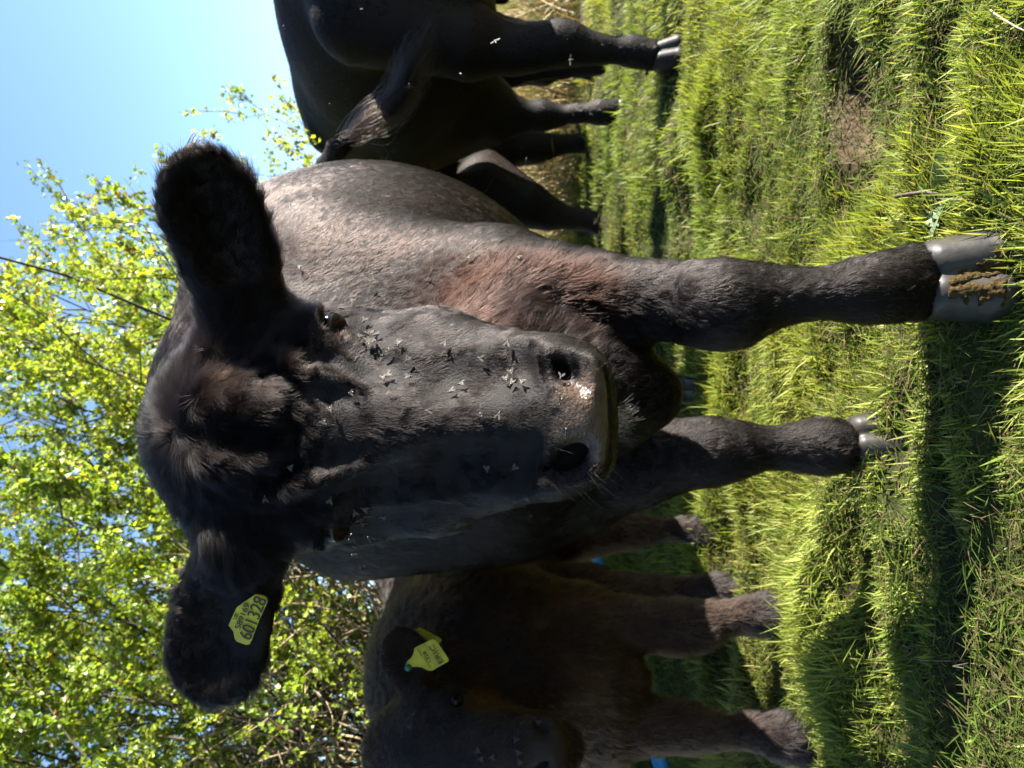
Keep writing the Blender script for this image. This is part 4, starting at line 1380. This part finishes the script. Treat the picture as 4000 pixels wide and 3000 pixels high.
def build_flies(bvhs):
    r = np.random.default_rng(5)
    closed, opened = fly_mesh(False), fly_mesh(True)
    def put(px, py, label, group, air=None, scale=.95):
        U, V = 3000 - py, px
        d = ray(U, V)
        o = bpy.data.objects.new('fly', opened if air else closed)
        COL.objects.link(o)
        tag(o, label, 'fly', group)
        if air:
            p = W(U, V, air)
            o.rotation_euler = (r.uniform(0, 6), r.uniform(-.8, .8), r.uniform(0, 6))
        else:
            best = None
            for b in bvhs:
                h = b.ray_cast(Vector(CAM), Vector(d))
                if h[0] is not None and (best is None or h[3] < best[3]): best = h
            n = np.array(best[1])
            if n @ d > 0: n = -n
            p = np.array(best[0]) + n * .005
            a = nrm(np.array([r.normal(0, 1), r.normal(0, .3), r.normal(.6, 1)])); a = nrm(a - (a @ n) * n)
            b_ = np.cross(n, a)
            o.rotation_euler = Matrix(((a[0], b_[0], n[0]), (a[1], b_[1], n[1]), (a[2], b_[2], n[2]))).to_euler()
        o.location = [float(c) for c in p]
        o.scale = (scale,) * 3
    def many(pts, label, group, **kw):
        for p in pts: put(*p, label, group, **kw)
    many([(1423, 1268), (1423, 1319), (1441, 1350), (1459, 1313), (1474, 1325), (1447, 1362), (1430, 1345), (1462, 1345), (1410, 1330)], 'fly in the crowd feeding below the brown eye in sun', 'flies under the sunlit eye')
    many([(1510, 1386), (1525, 1377), (1565, 1356), (1598, 1413)], 'pale winged fly sitting on the sunlit cheek just under the eye', 'flies on the upper cheek')
    many([(1519, 1479), (1501, 1494), (1601, 1485), (1387, 1533)], 'fly on the sunlit side of the nose close to the brow fold', 'flies by the brow')
    many([(1299, 1609), (1269, 1648), (1085, 1589)], 'fly resting on the furrowed forehead between the eyes', 'flies on the forehead')
    many([(1045, 1933), (1142, 1833)], 'fly on the folded brow above the shaded eye', 'flies on the shaded brow')
    many([(1809, 1512), (1767, 1545), (1676, 1609), (1887, 1627), (1956, 1621)], 'dark fly on the ridge of the nose', 'flies on the nose ridge')
    many([(2002, 1467), (1987, 1494), (2008, 1512), (2044, 1506)], 'fly in the little bunch above the sunlit nostril', 'flies above the sunlit nostril')
    many([(2185, 1490), (2191, 1570)], 'fly at the wet edge of the sunlit nostril', 'flies at the nostril')
    put(2209, 1685, 'single fly on the bare brown nose pad', None)
    many([(1887, 1404), (1742, 1350), (1984, 1350)], 'fly on the lit outer edge of the muzzle and cheek', 'flies on the cheek edge')
    many([(1706, 1199), (1456, 1127), (1375, 1181), (1333, 1223)], 'small fly on the neck beside the sunlit eye', 'flies on the neck')
    many([(1839, 1018), (2026, 1015), (1232, 778), (1175, 1050)], 'small dark fly on the sunlit shoulder and flank', 'flies on the flank')
    put(1682, 1099, 'blurred fly in the air before the brown shoulder', None, air=.95)
    many([(1386, 1990), (1422, 1978), (1392, 2015), (1428, 1996), (1410, 2027)], 'grey winged fly in the ring below the shaded eye', 'flies under the shaded eye')
    many([(1911, 1826), (2011, 1820), (2062, 1931), (1507, 2000), (1296, 1946)], 'fly on the shaded half of the face', 'flies on the shaded face')
    many([(1365, 2096), (1440, 2111), (1383, 2162), (1401, 2216)], 'bright fly hovering in the air left of the shaded eye', 'flies in the air by the head', air=.78)
    many([(2077, 2013), (1839, 2070)], 'fly hovering by the shaded jaw', 'flies by the jaw', air=.86)
    many([(1416, 36), (1105, 112), (1599, 335), (1293, 412)], 'small pale fly in the air before the shaded cow body', 'flies round the shaded cow', air=1.5, scale=1.25)
    many([(1937, 166), (1803, 286), (2233, 235)], 'small pale fly in the air by the shaded cow legs', 'flies round the shaded legs', air=1.45, scale=1.4)
    put(2052, 626, 'white fly in the air before the black belly', None, air=1.5, scale=1.4)
    many([(1619, 2798), (1607, 2846)], 'pale fly on the forehead of the calf', 'flies on the calf forehead', scale=1.25)
    many([(1877, 2935), (1882, 2962), (1923, 2957)], 'pale fly on the nose bridge of the calf', 'flies on the calf nose', scale=1.25)
    many([(2027, 2892), (2036, 2938), (2036, 2974), (2101, 2817)], 'pale fly by the nostrils of the calf', 'flies by the calf nostrils', scale=1.25)
# ------------------------------------------------------------------ assemble
HAIRS_MAIN = 950000
GRASS = (260000, 150000, 80000, 90000)
build_ground()
build_hedge()
build_reeds()
build_grass()
field_main, bvh_main, _, _ = build_main_cow()
build_right_cow()
build_rear_cow()
field_calf = build_calf()
Vc, Qc = field_calf.mesh()
bvh_calf = BVHTree.FromPolygons([tuple(v) for v in Vc], [tuple(int(i) for i in q) for q in Qc])
build_pipe()
build_thistle()
build_twigs()
build_flies([bvh_main, bvh_calf])
